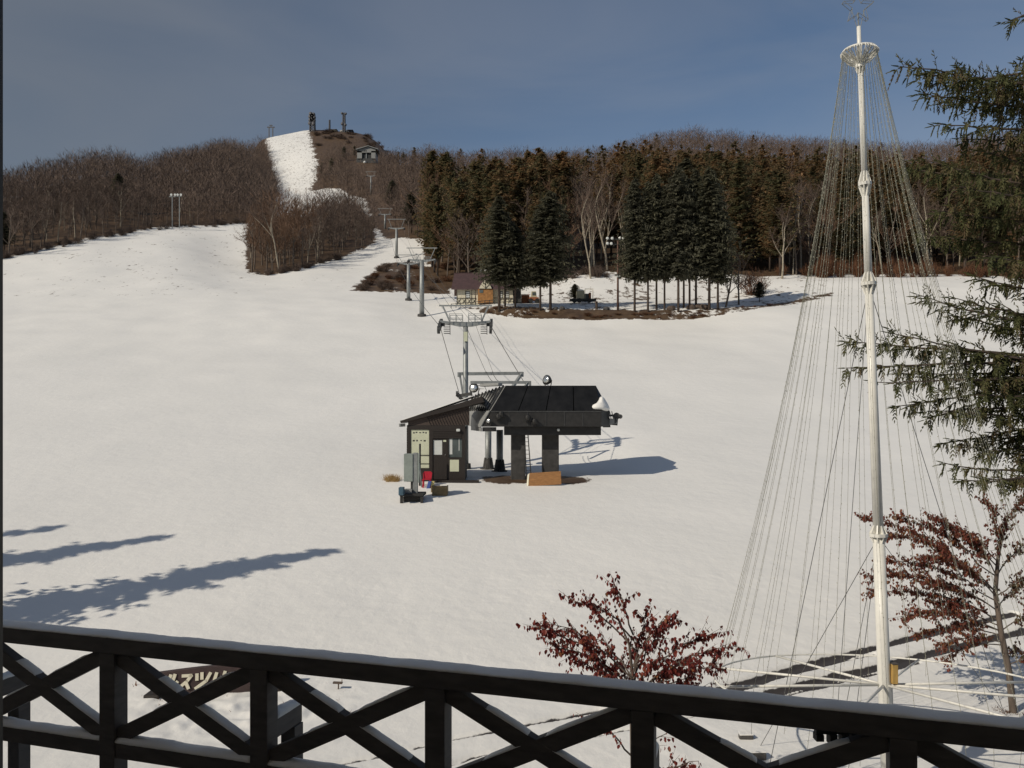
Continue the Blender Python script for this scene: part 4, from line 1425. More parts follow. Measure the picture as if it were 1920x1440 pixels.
# beige body on a low trailer
g = on_ground(1095, 143)
D = g.y
tl = thing('trailer', 'dark low trailer carrying a beige ribbed body in the snow', 'trailer', g)
z0 = g.z
xa, xb = P(1068, 0, D).x, P(1117, 0, D).x
MB().box((xa, D - .9, z0 + .45), (xb, D + .9, z0 + .75)).build('deck', black_m, tl)
for x in (xa + .8, xa + 1.7, xb - 1.3):
    MB().tube([(x, D - 1.0, z0 + .4), (x, D - .8, z0 + .4)], .42, 12).build('wheel', rubber_m, tl)
x0, x1 = P(1081, 0, D).x, P(1095, 0, D).x
bo = MB().box((x0, D - .8, z0 + .755), (x1, D + .8, z0 + 2.2)).build('body', beige_m, tl, bevel=.03)
for i in range(6):
    xx = x0 + (x1 - x0) * (i + .5) / 6
    MB().box((xx - .03, D - .84, z0 + .8), (xx + .03, D - .802, z0 + 2.15)).build('rib', beige_m, bo)
MB().prism([(x0, D - .8, z0 + 2.203), (x1, D - .8, z0 + 2.203), (x1 - .3, D - .8, z0 + 2.4), (x0 + .5, D - .8, z0 + 2.45)], (0, 1.6, 0)).build('snow_load', snow_cap_m, tl)
MB().box((x1 + .1, D - .6, z0 + .755), (x1 + .8, D + .6, z0 + 1.7)).build('engine', galv_dark, tl, bevel=.05)
MB().box((x1 + .85, D - .5, z0 + .755), (x1 + 1.25, D + .5, z0 + 1.9)).build('seat_box', orange_m, tl, bevel=.05)
fo = MB()
for x in (x1 + .15, x1 + 1.6):
    fo.beam((x, D - .6, z0 + .75), (x, D - .6, z0 + 2.6), .06, .06, (0, 1, 0)).beam((x, D + .6, z0 + .75), (x, D + .6, z0 + 2.6), .06, .06, (0, 1, 0))
fo.beam((x1 + .15, D - .6, z0 + 2.6), (x1 + 1.6, D - .6, z0 + 2.6), .06, .06).beam((x1 + .15, D + .6, z0 + 2.6), (x1 + 1.6, D + .6, z0 + 2.6), .06, .06)
fo.build('roll_frame', cream_m, tl)
# small tan and red machine behind the spruces
g = on_ground(1001, 143)
D = g.y
sc_ = thing('small_loader', 'small tan and red machine parked behind the spruce trunks', 'machine', g)
z0 = g.z
MB().box((g.x - .9, D - .6, z0 + .45), (g.x + .9, D + .6, z0 + 1.0)).build('chassis', orange_m, sc_, bevel=.08)
for x in (-.6, .6):
    for y in (-.65, .5):
        MB().tube([(g.x + x, D + y, z0 + .38), (g.x + x, D + y + .2, z0 + .38)], .4, 12).build('wheel', rubber_m, sc_)
MB().hull8([Vector((g.x + a, D + b, z0 + 1.004)) for a, b in ((-.6, -.5), (.5, -.5), (.5, .5), (-.6, .5))], [Vector((g.x + a, D + b, z0 + 2.1)) for a, b in ((-.45, -.4), (.4, -.4), (.4, .4), (-.45, .4))]).build('cab', beige_m, sc_, bevel=.05)
MB().box((g.x - .3, D - .53, z0 + 1.35), (g.x + .3, D - .46, z0 + 1.9)).build('pane', glass_m, sc_)
MB().prism([(g.x + .95, D - .7, z0 + .1), (g.x + 1.4, D - .7, z0 + .1), (g.x + 1.0, D - .7, z0 + .8)], (0, 1.4, 0)).build('bucket', galv_dark, sc_)
g = on_ground(985, 144)
tag(MB().box((g.x - .75, g.y, g.z - .2), (g.x + .75, g.y + 1.2, g.z + 1.5)).prism([(g.x - .85, g.y - .1, g.z + 1.503), (g.x + .85, g.y - .1, g.z + 1.503), (g.x + .85, g.y + 1.3, g.z + 1.75), (g.x - .85, g.y + 1.3, g.z + 1.75)], (0, 0, .08)).build('tool_shed', orange_m), 'small orange brown shed right of the cottage', 'shed')
g = on_ground(1118.5, 132.5)
tag(MB().tube([g - Vector((0, 0, .3)), g + Vector((0, 0, 1.25))], [.24, .22], 9).build('wooden_post', bark_m), 'short thick dark post right of the trailer', 'post')
rg = random.Random(8)
for i, (px, d) in enumerate(((1042, 131.8), (1054, 132), (1137, 132), (1258, 131.5), (1296, 132), (1308, 132.5), (1320, 132))):
    g = on_ground(px, d)
    rr = rg.uniform(.4, .7) if i < 3 else rg.uniform(.7, 1.2)
    mb = MB()
    mb.ball(g + Vector((0, 0, rr * .15)), rr, 9, 6, .7)
    mb.v = [(x + rg.uniform(-.1, .1) * rr, y + rg.uniform(-.1, .1) * rr, z + rg.uniform(-.1, .1) * rr) for x, y, z in mb.v]
    lab = ['dark boulder on the bank left of its close neighbour', 'dark boulder just right of the leftmost bank boulder', 'low boulder at the foot of the floodlight pole', 'dark earth heap among the right spruce trunks', 'dark earth heap among the right spruce trunks', 'dark earth heap among the right spruce trunks', 'dark earth heap among the right spruce trunks'][i]
    tag(mb.build('boulder', stone_m if i < 3 else bark_m), lab, 'boulder', 'boulders on the bank' if i < 3 else 'earth heaps in the grove')

# floodlight pole
g = on_ground(1158.5, 131.5)
fp = thing('floodlight_pole', 'rusty pole with a cluster of six round floodlights by the spruces', 'floodlight', g)
zt = P(1158, 452, g.y).z
MB().tube([g - Vector((0, 0, .3)), Vector((g.x, g.y, zt))], [.2, .13], 10).build('pole', rust_m, fp, True)
MB().beam((g.x - 1.9, g.y, zt - .55), (g.x + 1.3, g.y, zt - .55), .1, .12).beam((g.x - 1.9, g.y, zt + .3), (g.x + 1.3, g.y, zt + .3), .1, .12).build('crossbar', galv_dark, fp)
MB().box((g.x - .2, g.y - .25, P(0, 518, g.y).z - .2), (g.x + .2, g.y - .2, P(0, 518, g.y).z + .25)).build('plate', lampglass_m, fp)
for (dx, dz) in ((-1.75, .45), (-.95, .45), (.35, .5), (-1.75, -.4), (-1.1, -.42), (.9, .45)):
    c = Vector((g.x + dx, g.y - .25, zt + dz - .05))
    ho = MB().tube([c, c + Vector((0, .2, .02)), c + Vector((0, .45, .03))], [.3, .26, .1], 12).build('lamp_head', galv_dark, fp, True)
    MB().tube([c - Vector((0, .005, 0)), c - Vector((0, .08, 0))], [.28, .16], 12).build('lens', lampglass_m, ho, True)
# twin pole floodlight at the left forest edge
g = on_ground(329, 252)
fp = thing('floodlight_pole', 'twin pole floodlight rack against the dark left forest', 'floodlight', g)
D = g.y - 3
for x in (323, 336.5):
    MB().tube([P(x, 428, D), P(x, 368, D)], .14, 8).build('pole', galv_m, fp)
MB().beam(P(317, 369, D), P(341, 368, D), .12, .2).build('crossbar', galv_m, fp)
for x in (321, 328, 333, 339):
    c = P(x, 365, D - .3)
    MB().tube([c, c + Vector((0, .5, 0))], [.38, .2], 10).build('lens', lampglass_m, fp)

# ------------------------------------------------------------------ summit
def crest(px, d0=540, d1=700):
    """highest ground seen in a photo column"""
    best = max((on_ground(px, d) for d in np.arange(d0, d1, 4)), key=lambda p: (p.z - CAM_Z) / p.y)
    return best


def crest_y(px, d):
    g = on_ground(px, d)
    return float(proj(g.x, g.y, g.z)[1])


def lattice(name, px, y0, y1, d, wb, wt, label, dishes):
    b, t_ = P(px, y1, d), P(px, y0, d)
    t = thing(name, label, 'mast', Vector((b.x, d, b.z)))
    lg = MB()
    cs = [(-1, -1), (1, -1), (1, 1), (-1, 1)]
    for a_, b_ in cs:
        lg.beam((b.x + a_ * wb, d + b_ * wb, b.z - 4), (b.x + a_ * wt, d + b_ * wt, t_.z), .6, .6)
    n = 8
    for i in range(n):
        f0, f1 = i / n, (i + 1) / n
        w0, w1 = wb + (wt - wb) * f0, wb + (wt - wb) * f1
        za, zc = b.z + (t_.z - b.z) * f0, b.z + (t_.z - b.z) * f1
        for k in range(4):
            p, q = cs[k], cs[(k + 1) % 4]
            lg.beam((b.x + p[0] * w0, d + p[1] * w0, za), (b.x + q[0] * w1, d + q[1] * w1, zc), .4, .4)
            lg.beam((b.x + p[0] * w1, d + p[1] * w1, zc), (b.x + q[0] * w1, d + q[1] * w1, zc), .22, .22)
    lg.build('lattice', far_grey, t)
    for (f, sx, r) in dishes:
        z = b.z + (t_.z - b.z) * f
        c = Vector((b.x + sx * (wt + .5), d - wt - .5, z))
        MB().tube([c, c + Vector((0, .8, 0))], r, 12).build('dish', far_grey, t, True)
    return t
lattice('antenna_tower', 586, 213, 249, 625, 1.9, 1.5, 'tall dark antenna tower with dishes on the summit', [(.95, -.5, 1.5), (.92, .6, 1.4), (.8, -.8, 1.4), (.75, .7, 1.7), (.66, 0, 1.7), (.62, -.7, 1.5), (.6, .8, 1.4), (.45, -.8, 1.5), (.42, .5, 1.6), (.85, 0, 1.6)])
lattice('antenna_tower', 645, 212, 250, 628, .9, .7, 'slimmer antenna tower right of the summit building', [(.97, -1.2, .9), (.95, 1.4, .8), (.45, -1, 1.2), (.4, 1, 1.1)])
lattice('radio_mast', 618, 225, 248, 626, .35, .25, 'thin short radio mast between the two antenna towers', [])
PD = crest(508).y
g = on_ground(508, PD)
yo = crest_y(508, PD) - 259
py_ = thing('summit_pylon', 'small twin legged pylon at the left top of the snow run', 'pylon', g)
for x in (504.5, 511.5):
    MB().beam(P(x, 263 + yo, PD), P(x, 240 + yo, PD), .7, .7, (0, 1, 0)).build('leg', far_grey, py_)
MB().beam(P(501, 240 + yo, PD), P(515, 240 + yo, PD), .8, .7).build('crossbar', far_grey, py_)
MB().beam(P(505, 236.5 + yo, PD), P(511, 236.5 + yo, PD), .6, .6).beam(P(508, 237 + yo, PD), P(508, 240 + yo, PD), .6, .6, (0, 1, 0)).build('head', far_grey, py_)
def small_house(px0, px1, y0, y1, d, label, mat, sm):
    t = thing('summit_building', label, 'building', P((px0 + px1) / 2, y1, d))
    MB().pbox(px0, y0, px1, y1 + 6, d, 6).build('wall', mat, t)
    MB().pbox(px0 - .6, y0 - 1, px1 + .6, y0 - .05, d - .5, 7).build('roof', sm, t)
    n = max(1, int((px1 - px0) / 4))
    for i in range(n):
        xx = px0 + (px1 - px0) * (i + .5) / n
        MB().pbox(xx - .7, y0 + 1.2, xx + .7, y0 + 3, d - .1, .09).build('window', glass_m, t)
small_house(619, 631, 243, 249, 630, 'little cream hut at the foot of the thin mast', cream_m, far_grey)
small_house(638, 650, 245, 250, 630, 'pale building at the foot of the slim antenna tower', cream_m, snow_cap_m)
small_house(650.6, 661, 244, 251, 632, 'dark building at the right end of the summit', brown_m, far_grey)
# top station
TSD = 500
g = on_ground(687, TSD)
ts = thing('top_station', 'grey gabled top station with dark opening on the mountain', 'lift station', g)
wt = MB()
wt.pbox(669.5, 283, 678.5, 297, TSD, 10).pbox(696, 283, 704, 297, TSD, 10).pbox(669.5, 281, 704, 286, TSD, 10)
wt.prism([P(669, 281, TSD), P(704.5, 281, TSD), P(704.5, 279, TSD), P(690, 274, TSD), P(669, 279.5, TSD)], (0, 10, 0))
wt.build('wall', panel_grey, ts)
rt = MB()
rt.prism([P(667, 280.5, TSD - 1), P(690, 273.6, TSD - 1), P(690, 272.6, TSD - 1), P(667, 279.2, TSD - 1)], (0, 12, 0)).prism([P(690, 273.6, TSD - 1), P(709, 280, TSD - 1), P(709, 278.8, TSD - 1), P(690, 272.6, TSD - 1)], (0, 12, 0))
rt.build('roof', galv_m, ts)
MB().pbox(678.6, 286.2, 695.8, 297, TSD + 1, 8).build('opening', black_m, ts)
MB().pbox(686, 287, 687.5, 296.8, TSD + .5, .4).build('pillar', galv_m, ts)
lg_ = MB()
rg = random.Random(2)
for x in (676, 679, 682, 685):
    lg_.pbox(x, 281.6 + rg.random(), x + 2.2, 283.6, TSD - .12, .1)
lg_.pbox(671, 282, 673, 284, TSD - .12, .1)
lg_.build('lettering', black_m, ts)
MB().pbox(668, 297, 704, 312, TSD + .5, 9).build('footing', galv_dark, ts)
MB().ball(P(684, 304.5, TSD - 1), 1.05, 10, 6).build('bullwheel', lampglass_m, ts, True)

# ------------------------------------------------------------------ trees
def conifer(seed, h, r, base, levels, per, droop, shape=.8, size=1.0, tlo=.1, thi=.9, nseg=5, airy=0, dome=0.0, rough=.15):
    rg = random.Random(seed)
    tr, cr = MB(), MB()
    tr.tube([(0, 0, -.6), (0, 0, h * .35), (0, 0, h * .7), (0, 0, h * .97)], [h * .0135, h * .0105, h * .006, .03], 7)
    lean = [[rg.uniform(-rough, rough) for _ in range(7)] for _ in range(9)]
    for i in range(levels):
        t = i / (levels - 1)
        z = h * (base + (1 - base) * t)
        prof = (1 - t ** dome) ** shape if dome else (1 - t) ** shape
        rad = r * prof * (1.0 if t > .16 else .55 + 2.8 * t) + .25
        for k in range(per if t < .85 else max(3, per - 3)):
            if airy and rg.random() < airy:
                continue
            an = rg.uniform(0, 2 * math.pi)
            L = rad * rg.uniform(.62, 1.08) * (1 + lean[int(t * 8.99)][int(an) % 7])
            zb_ = z + rg.uniform(-.5, .5) * h / levels
            ca, sa = math.cos(an), math.sin(an)
            tn = rg.uniform(tlo, thi)
            for j in range(nseg):
                f = (j + .7) / nseg * rg.uniform(.85, 1.1)
                dz = -droop * L * f * f + .12 * L * max(0, f - .7)
                p = Vector((ca * L * f, sa * L * f, zb_ + dz))
                s_ = size * (.35 + .5 * (1 - f)) * rg.uniform(.8, 1.3)
                for q in range(2):
                    yaw = an + (1 if q else -1) * rg.uniform(.35, 1.15)
                    tip = p + Vector((math.cos(yaw) * s_, math.sin(yaw) * s_, -s_ * rg.uniform(.1, .6)))
                    sd = Vector((-math.sin(yaw), math.cos(yaw), rg.uniform(-.5, .5))) * s_ * .33
                    bk = p - Vector((math.cos(yaw), math.sin(yaw), 0)) * s_ * .2
                    cr.add([bk + sd, bk - sd, tip], [(0, 1, 2)], min(1, max(0, tn + rg.uniform(-.18, .18))))
                # hanging spray
                if rg.random() < .6:
                    tip = p + Vector((rg.uniform(-.2, .2) * s_, rg.uniform(-.2, .2) * s_, -s_ * rg.uniform(.5, 1.0)))
                    sd = Vector((ca, sa, 0)) * s_ * .35
                    cr.add([p + sd, p - sd, tip], [(0, 1, 2)], min(1, max(0, tn + rg.uniform(-.2, .1))))
    return tr, cr


def bare(seed, h, spread, detail=2, w=1.0, forks=(3, 5)):
    """leafless tree: trunk and limbs, plus crown of fine twigs"""
    rg = random.Random(seed)
    tr, cr = MB(), MB()
    tips = []

    def grow(p, d, L, r, depth):
        n = 3
        pts, rr = [p], [r]
        q, dd = p.copy(), d.copy()
        for i in range(n):
            sp_ = .05 if depth == 0 else .16
            dd = (dd + Vector((rg.gauss(0, sp_), rg.gauss(0, sp_), rg.gauss(.04, .08)))).normalized()
            q = q + dd * L / n
            pts.append(q.copy())
            rr.append(r * (1 - .42 * (i + 1) / n))
        (tr if depth < 2 else cr).tube(pts, rr, 5 if depth == 0 else 3, rg.uniform(.3, .8), cap=False)
        if depth >= detail:
            tips.append((pts, dd))
            return
        k = rg.randint(*forks)
        for j in range(k):
            f = rg.uniform(.35, 1.0) if depth else rg.uniform(.38, 1.0)
            i = min(n - 1, int(f * n))
            s_ = pts[i].lerp(pts[i + 1], f * n - i) if i < n else pts[-1]
            an = rg.uniform(0, 6.28)
            out = Vector((math.cos(an), math.sin(an), 0)) * spread
            nd = (dd * rg.uniform(.5, 1) + out + Vector((0, 0, .35))).normalized()
            grow(s_, nd, L * rg.uniform(.42, .62), r * rg.uniform(.38, .55), depth + 1)
        grow(pts[-1], dd, L * .5, r * .5, depth + 1)

    grow(Vector((0, 0, -.5)), Vector((rg.uniform(-.06, .06), rg.uniform(-.06, .06), 1)).normalized(), h * .62, h * .0125 * w, 0)
    for pts, dd in tips:
        for j in range(7):
            f = rg.random()
            i = min(2, int(f * 3))
            s_ = pts[i].lerp(pts[i + 1], f * 3 - i)
            for _ in range(2):
                nd = (dd + Vector((rg.gauss(0, .6), rg.gauss(0, .6), rg.gauss(.25, .4)))).normalized()
                L = h * rg.uniform(.05, .11)
                sd = nd.cross(Vector((rg.gauss(0, 1), rg.gauss(0, 1), rg.gauss(0, 1)))).normalized() * h * .0016 * w
                e = s_ + nd * L
                cr.add([s_ - sd, s_ + sd, e], [(0, 1, 2)], rg.random())
                nd2 = (nd + Vector((rg.gauss(0, .6), rg.gauss(0, .6), rg.gauss(.1, .4)))).normalized()
                m_ = s_.lerp(e, .5)
                cr.add([m_ - sd, m_ + sd, m_ + nd2 * L * .7], [(0, 1, 2)], rg.random())
    return tr, cr


def far_bare(seed, h, rx):
    rg = random.Random(seed)
    mb = MB()
    mb.tube([(0, 0, -.5), (rg.uniform(-.2, .2), rg.uniform(-.2, .2), h * .5), (0, 0, h * .85)], [h * .013, h * .009, .03], 3, .75, cap=False)
    for _ in range(105):
        an = rg.uniform(0, 6.28)
        zz = rg.uniform(.12, .95)
        env = rx * math.sqrt(max(0.02, 1 - ((zz - .58) / .5) ** 2))
        rr = env * math.sqrt(rg.random())
        p = Vector((math.cos(an) * rr, math.sin(an) * rr, zz * h))
        nd = Vector((math.cos(an) * .5 + rg.gauss(0, .35), math.sin(an) * .5 + rg.gauss(0, .35), .9)).normalized()
        L = rg.uniform(.9, 2.0)
        sd = nd.cross(Vector((rg.gauss(0, 1), rg.gauss(0, 1), .2))).normalized() * rg.uniform(.03, .075)
        mb.add([p - sd, p + sd, p + nd * L], [(0, 1, 2)], rg.uniform(.1, .9))
    for _ in range(5):
        an = rg.uniform(0, 6.28)
        z0 = rg.uniform(.3, .6) * h
        e = Vector((math.cos(an) * rx * .7, math.sin(an) * rx * .7, z0 + h * rg.uniform(.2, .35)))
        mb.tube([(0, 0, z0), e], [.09, .03], 3, .7, cap=False)
    return mb


def far_conifer(seed, h, r, tlo, thi):
    t, c = conifer(seed, h, r, .15, 13, 9, -.2, .52, 2.3, tlo, thi, 2, .05, 2.7, .3)
    return t, c


rgT = random.Random(77)
PROTO = {
    'bare': [bare(100 + i, 11, .75, 2, 1.15, (4, 6)) for i in range(6)],
    'larch': [conifer(200 + i, 22, (3.6, 4.6, 4.0, 5.0, 4.3)[i], .24, 30, 10, -.28, .52, 1.35, .0, 1.0, 6, .12, (2.2, 2.8, 2.0, 3.2, 2.6)[i], .28) for i in range(5)] + [conifer(260, 22, 5.0, .1, 30, 8, .05, .8, 1.15, 0, 1, 7, .1, 0, .4)],
    'spruce': [conifer(300 + i, 19, 5.0,   .27, 32, 14, .22, .6, 1.2, .1, .9, 6, .04, (1.7, 2.1, 1.5, 1.9, 1.7)[i], .25) for i in range(5)],
}
MATS = {'bare': (grey_bark, twig_m), 'larch': (bark_m, larch_leaf), 'spruce': (bark_m, spruce_leaf), 'birch': (birch_m, twig_m), 'russet': (grey_bark, russet_m)}
PROTO['birch'] = [bare(150 + i, 12, .42, 2, 1.0, (3, 4)) for i in range(4)]
PROTO['russet'] = [bare(170 + i, 11, .75, 2, 1.15, (4, 6)) for i in range(4)]
PM = {k: [(a.mesh(k + '_trunk', MATS[k][0], smooth=True), b.mesh(k + '_crown', MATS[k][1])) for a, b in v] for k, v in PROTO.items()}
HT = {'russet': 11, 'bare': 11, 'larch': 22, 'spruce': 19, 'birch': 12}
TNAME = {'russet': 'bare_tree', 'bare': 'bare_tree', 'larch': 'larch_tree', 'spruce': 'spruce_tree', 'birch': 'birch_tree'}


def plant(kind, p, h, label, group, rot=None, wid=1.0, var=None):
    t_, c_ = PM[kind][rgT.randrange(len(PM[kind])) if var is None else var]
    o = thing(TNAME[kind], label, 'tree', p, group)
    s_ = h / HT[kind]
    o.scale = (s_ * wid, s_ * wid, s_)
    o.rotation_euler = (0, 0, rgT.uniform(0, 6.28) if rot is None else rot)
    for nm, me in (('trunk', t_), ('crown', c_)):
        q = bpy.data.objects.new(nm, me)
        col.objects.link(q)
        q.parent = o
    return o


# the grove of dark spruces on the bank
GROVE = [(936, 131, 372, 1.0, 'big dark spruce over the cottage door'), (947, 133.5, 402, .75, 'second spruce from the left in the cluster by the cottage'), (966, 132, 425, .7, 'smaller spruce at the right end of the cottage'), (1013, 131, 392, .8, 'spruce between the little shed and the thickest trunk'),
         (1032, 131.5, 362, 1.0, 'big dark spruce left of the trailer with the thickest trunk'),
         (1190, 130.5, 338, .8, 'spruce right beside the floodlight pole'), (1215, 130.5, 345, .75, 'second spruce right of the floodlight pole'), (1231, 132, 330, .75, 'third spruce right of the floodlight pole'), (1246, 131.5, 352, .7, 'fourth spruce right of the floodlight pole'),
         (1272, 130, 318, .9, 'fifth and broadest spruce right of the floodlight pole'), (1282, 133, 330, .75, 'sixth spruce right of the floodlight pole'), (1293, 131.5, 340, .75, 'seventh spruce right of the floodlight pole'),
         (1305, 133, 322, .85, 'eighth spruce right of the floodlight pole'), (1330, 131, 318, .95, 'last but one spruce at the right of the grove'), (1346, 131, 372, .8, 'rightmost spruce of the grove on the earth bank')]
for px, d, ty, wd, lab in GROVE:
    g = on_ground(px, d)
    h = P(px, ty, d).z - g.z
    plant('spruce', g, h, lab, 'spruce grove on the bank' + (' left' if px < 1100 else ' right'), wid=wd * 19 / h)

cand = []
SPACE = {'left': 4.8, 'clump': 4.2, 'upper': 5.0, 'right': 5.8}
for nm, a, b, frf, bkf in ZONES:
    s_ = SPACE[nm]
    dmin, dmax = 150, 570
    for yi in range(int(dmin / s_), int(dmax / s_)):
        y = yi * s_
        xa, xb = (a - 960) / F_PX * y, (b - 960) / F_PX * y
        for xi in range(int(xa / s_) - 1, int(xb / s_) + 2):
            X = xi * s_ + rgT.uniform(-.45, .45) * s_
            Y = y + rgT.uniform(-.45, .45) * s_
            dep = Y
            px = 960 + F_PX * X / dep
            if not (a <= px <= b) or not (frf(px) <= Y <= bkf(px)):
                continue
            if nm in ('upper', 'right', 'clump') and Y > 222 and abs(px - lift_px(Y)) < 10 + 700 / Y:
                continue
            if nm == 'upper' and 655 < px < 712 and Y > 440 and Y < 512:
                continue
            r = rgT.random()
            big = float(vnoise(np.array([X / 22]), np.array([Y / 22]), 66)[0])
            if nm == 'left':
                k = 'birch' if r < .1 else ('bare' if r < .985 or Y > 300 else 'spruce')
                h = rgT.uniform(9.5, 14)
                if k == 'spruce':
                    h = rgT.uniform(9, 13)
            elif nm == 'clump':
                k = ('russet' if px < 560 + 60 * big else 'bare') if r < .88 else 'birch'
                h = rgT.uniform(9, 14) * (1.0 if px < 660 else .8)
            elif nm == 'upper':
                k = 'bare' if r < .97 else 'spruce'
                h = rgT.uniform(9, 14) if Y < 470 else rgT.uniform(6, 10)
            else:
                if Y < 250:
                    if px < 1065:
                        k = 'larch' if r < (.45 if px < 885 else .66) else 'bare'
                        h = rgT.uniform(17, 28)
                    elif px < 1185:
                        k = 'birch' if r < .55 else ('bare' if r < .85 else 'larch')
                        h = rgT.uniform(16, 23)
                    elif px < 1400:
                        k = 'larch' if r < .6 else ('spruce' if r < .75 else 'bare')
                        h = rgT.uniform(17, 26)
                    else:
                        k = 'larch' if r < .42 else ('bare' if r < .84 else 'birch')
                        h = rgT.uniform(13, 24)
                    if k == 'bare':
                        h *= .78
                        if rgT.random() < .6:
                            k = 'russet'
                elif Y < 345:
                    k = 'larch' if big + r * .6 < .85 else 'bare'
                    h = rgT.uniform(15, 21) if k == 'larch' else rgT.uniform(11, 15)
                else:
                    k = 'bare' if r < .985 else 'larch'
                    h = rgT.uniform(9, 13.5)
            if nm == 'right' and px > 2150 and Y > 260:
                continue
            cand.append((Y, px, X, k, h, nm))
cand.sort()
used = {}
far = []
LAB = {('bare', 'left'): 'leafless grey tree in the left forest', ('birch', 'left'): 'pale birch in the left forest', ('spruce', 'left'): 'dark conifer in the left forest',
       ('bare', 'clump'): 'leafless grey tree in the clump by the lift', ('russet', 'clump'): 'leafless russet tree in the clump by the lift', ('russet', 'right'): 'leafless russet tree among forest larches', ('birch', 'clump'): 'pale birch in the clump by the lift',
       ('bare', 'upper'): 'leafless tree on the upper hillside', ('spruce', 'upper'): 'dark conifer on the upper hillside',
       ('larch', 'right'): 'orange green larch in the tall forest', ('bare', 'right'): 'leafless grey tree among forest larches',
       ('birch', 'right'): 'pale trunked birch in the tall forest', ('spruce', 'right'): 'dark spruce among forest larches'}
GRP = {'left': 'left forest', 'clump': 'wooded clump by the lift line', 'upper': 'upper hillside wood', 'right': 'forest behind the grove'}
def PLACE(nm, px):
    T = {'left': [(150, ' at the far left'), (290, ' left of the twin floodlight'), (400, ' behind the twin floodlight'), (999, ' beside the snow run')],
         'clump': [(535, ', left end'), (600, ', middle'), (999, ', right end')], 'upper': [(690, ' left of the towers'), (999, ' right of the towers')],
         'right': [(870, ', above the towers'), (950, ', left part above the cottage'), (1065, ', right part above the cottage'), (1160, ', left of the floodlights'), (1250, ', right of the floodlights'), (1400, ', above the right cluster'),
                   (1530, ', between grove and mast'), (1640, ', left of the mast'), (1760, ', right of the mast'), (9999, ', behind the near spruce')]}
    return next(w for lim, w in T[nm] if px < lim)


LIM = {'bare': 190, 'russet': 110, 'larch': 230, 'birch': 90, 'spruce': 90}
zlim = {('bare', 'left'): 100, ('bare', 'clump'): 60, ('bare', 'right'): 60, ('russet', 'clump'): 60, ('russet', 'right'): 60}
for Y, px, X, k, h, nm in cand:
    cnt, cz = used.get(k, 0), used.get((k, nm), 0)
    edge_ok = -60 < px < 1980
    if edge_ok and cnt < LIM[k] and cz < zlim.get((k, nm), 999) and Y < 330:
        used[k] = cnt + 1
        used[(k, nm)] = cz + 1
        where = PLACE(nm, px)
        plant(k, Vector((X, Y, gz(X, Y))), h, LAB[(k, nm)] + where, GRP[nm] + where + ', ' + k + ' trees', wid=rgT.uniform(.85, 1.15))
    else:
        far.append((X, Y, k, h))


def arrays(mb):
    """triangulated numpy copy of a builder"""
    v = np.array(mb.v, dtype=np.float32)
    f, t = [], []
    for q, tt in zip(mb.f, mb.t):
        for i in range(1, len(q) - 1):
            f.append((q[0], q[i], q[i + 1]))
            t.append(tt)
    return v, np.array(f, dtype=np.int32), np.array(t, dtype=np.float32)


FB = [arrays(far_bare(400 + i, 10, 3.7)) for i in range(8)]
FL, FS = [], []
for i in range(4):
    a, b = far_conifer(500 + i, 20, 4.6, .1, .9)
    FL.append(arrays(b))
    a, b = far_conifer(600 + i, 16, 3.4, .1, .8)
    FS.append(arrays(b))
SETS = {'russet': (FB, 10, 3), 'bare': (FB, 10, 0), 'birch': (FB, 10, 0), 'larch': (FL, 20, 1), 'spruce': (FS, 16, 2)}
vs, fs, ts, ms = [], [], [], []
nv = 0
zs = ground(np.array([f[0] for f in far]), np.array([f[1] for f in far]))
for (X, Y, k, h), z in zip(far, zs):
    st_, h0, mi = SETS[k]
    v, f, t = st_[rgT.randrange(len(st_))]
    s_ = h / h0
    an = rgT.uniform(0, 6.28)
    c, s2 = math.cos(an), math.sin(an)
    w = v * s_
    vs.append(np.stack([w[:, 0] * c - w[:, 1] * s2 + X, w[:, 0] * s2 + w[:, 1] * c + Y, w[:, 2] + z], 1))
    fs.append(f + nv)
    ts.append(np.clip(t + rgT.uniform(-.3, .3), 0, 1))
    ms.append(np.full(len(f), mi, dtype=np.int32))
    nv += len(v)


def tri_obj(name, v, f, t, m, mats):
    me = bpy.data.meshes.new(name)
    me.vertices.add(len(v))
    me.vertices.foreach_set('co', v.astype(np.float32).ravel())
    me.loops.add(f.size)
    me.loops.foreach_set('vertex_index', f.ravel().astype(np.int32))
    me.polygons.add(len(f))
    me.polygons.foreach_set('loop_start', np.arange(0, f.size, 3, dtype=np.int32))
    me.polygons.foreach_set('loop_total', np.full(len(f), 3, dtype=np.int32))
    for mt in mats:
        me.materials.append(mt)
    me.update(calc_edges=True)
    me.polygons.foreach_set('material_index', m)
    at = me.attributes.new('tint', 'FLOAT', 'FACE')
    at.data.foreach_set('value', t.astype(np.float32))
    o = bpy.data.objects.new(name, me)
    col.objects.link(o)
    return o


tag(tri_obj('forest', np.concatenate(vs), np.concatenate(fs), np.concatenate(ts), np.concatenate(ms), [twig_m, larch_leaf, spruce_leaf, russet_m]),
    'far mixed forest of bare trees and larches covering the hills', 'forest', kind='stuff')
print('trees', len(cand), 'far', len(far), 'tris', sum(len(f) for f in fs), used)

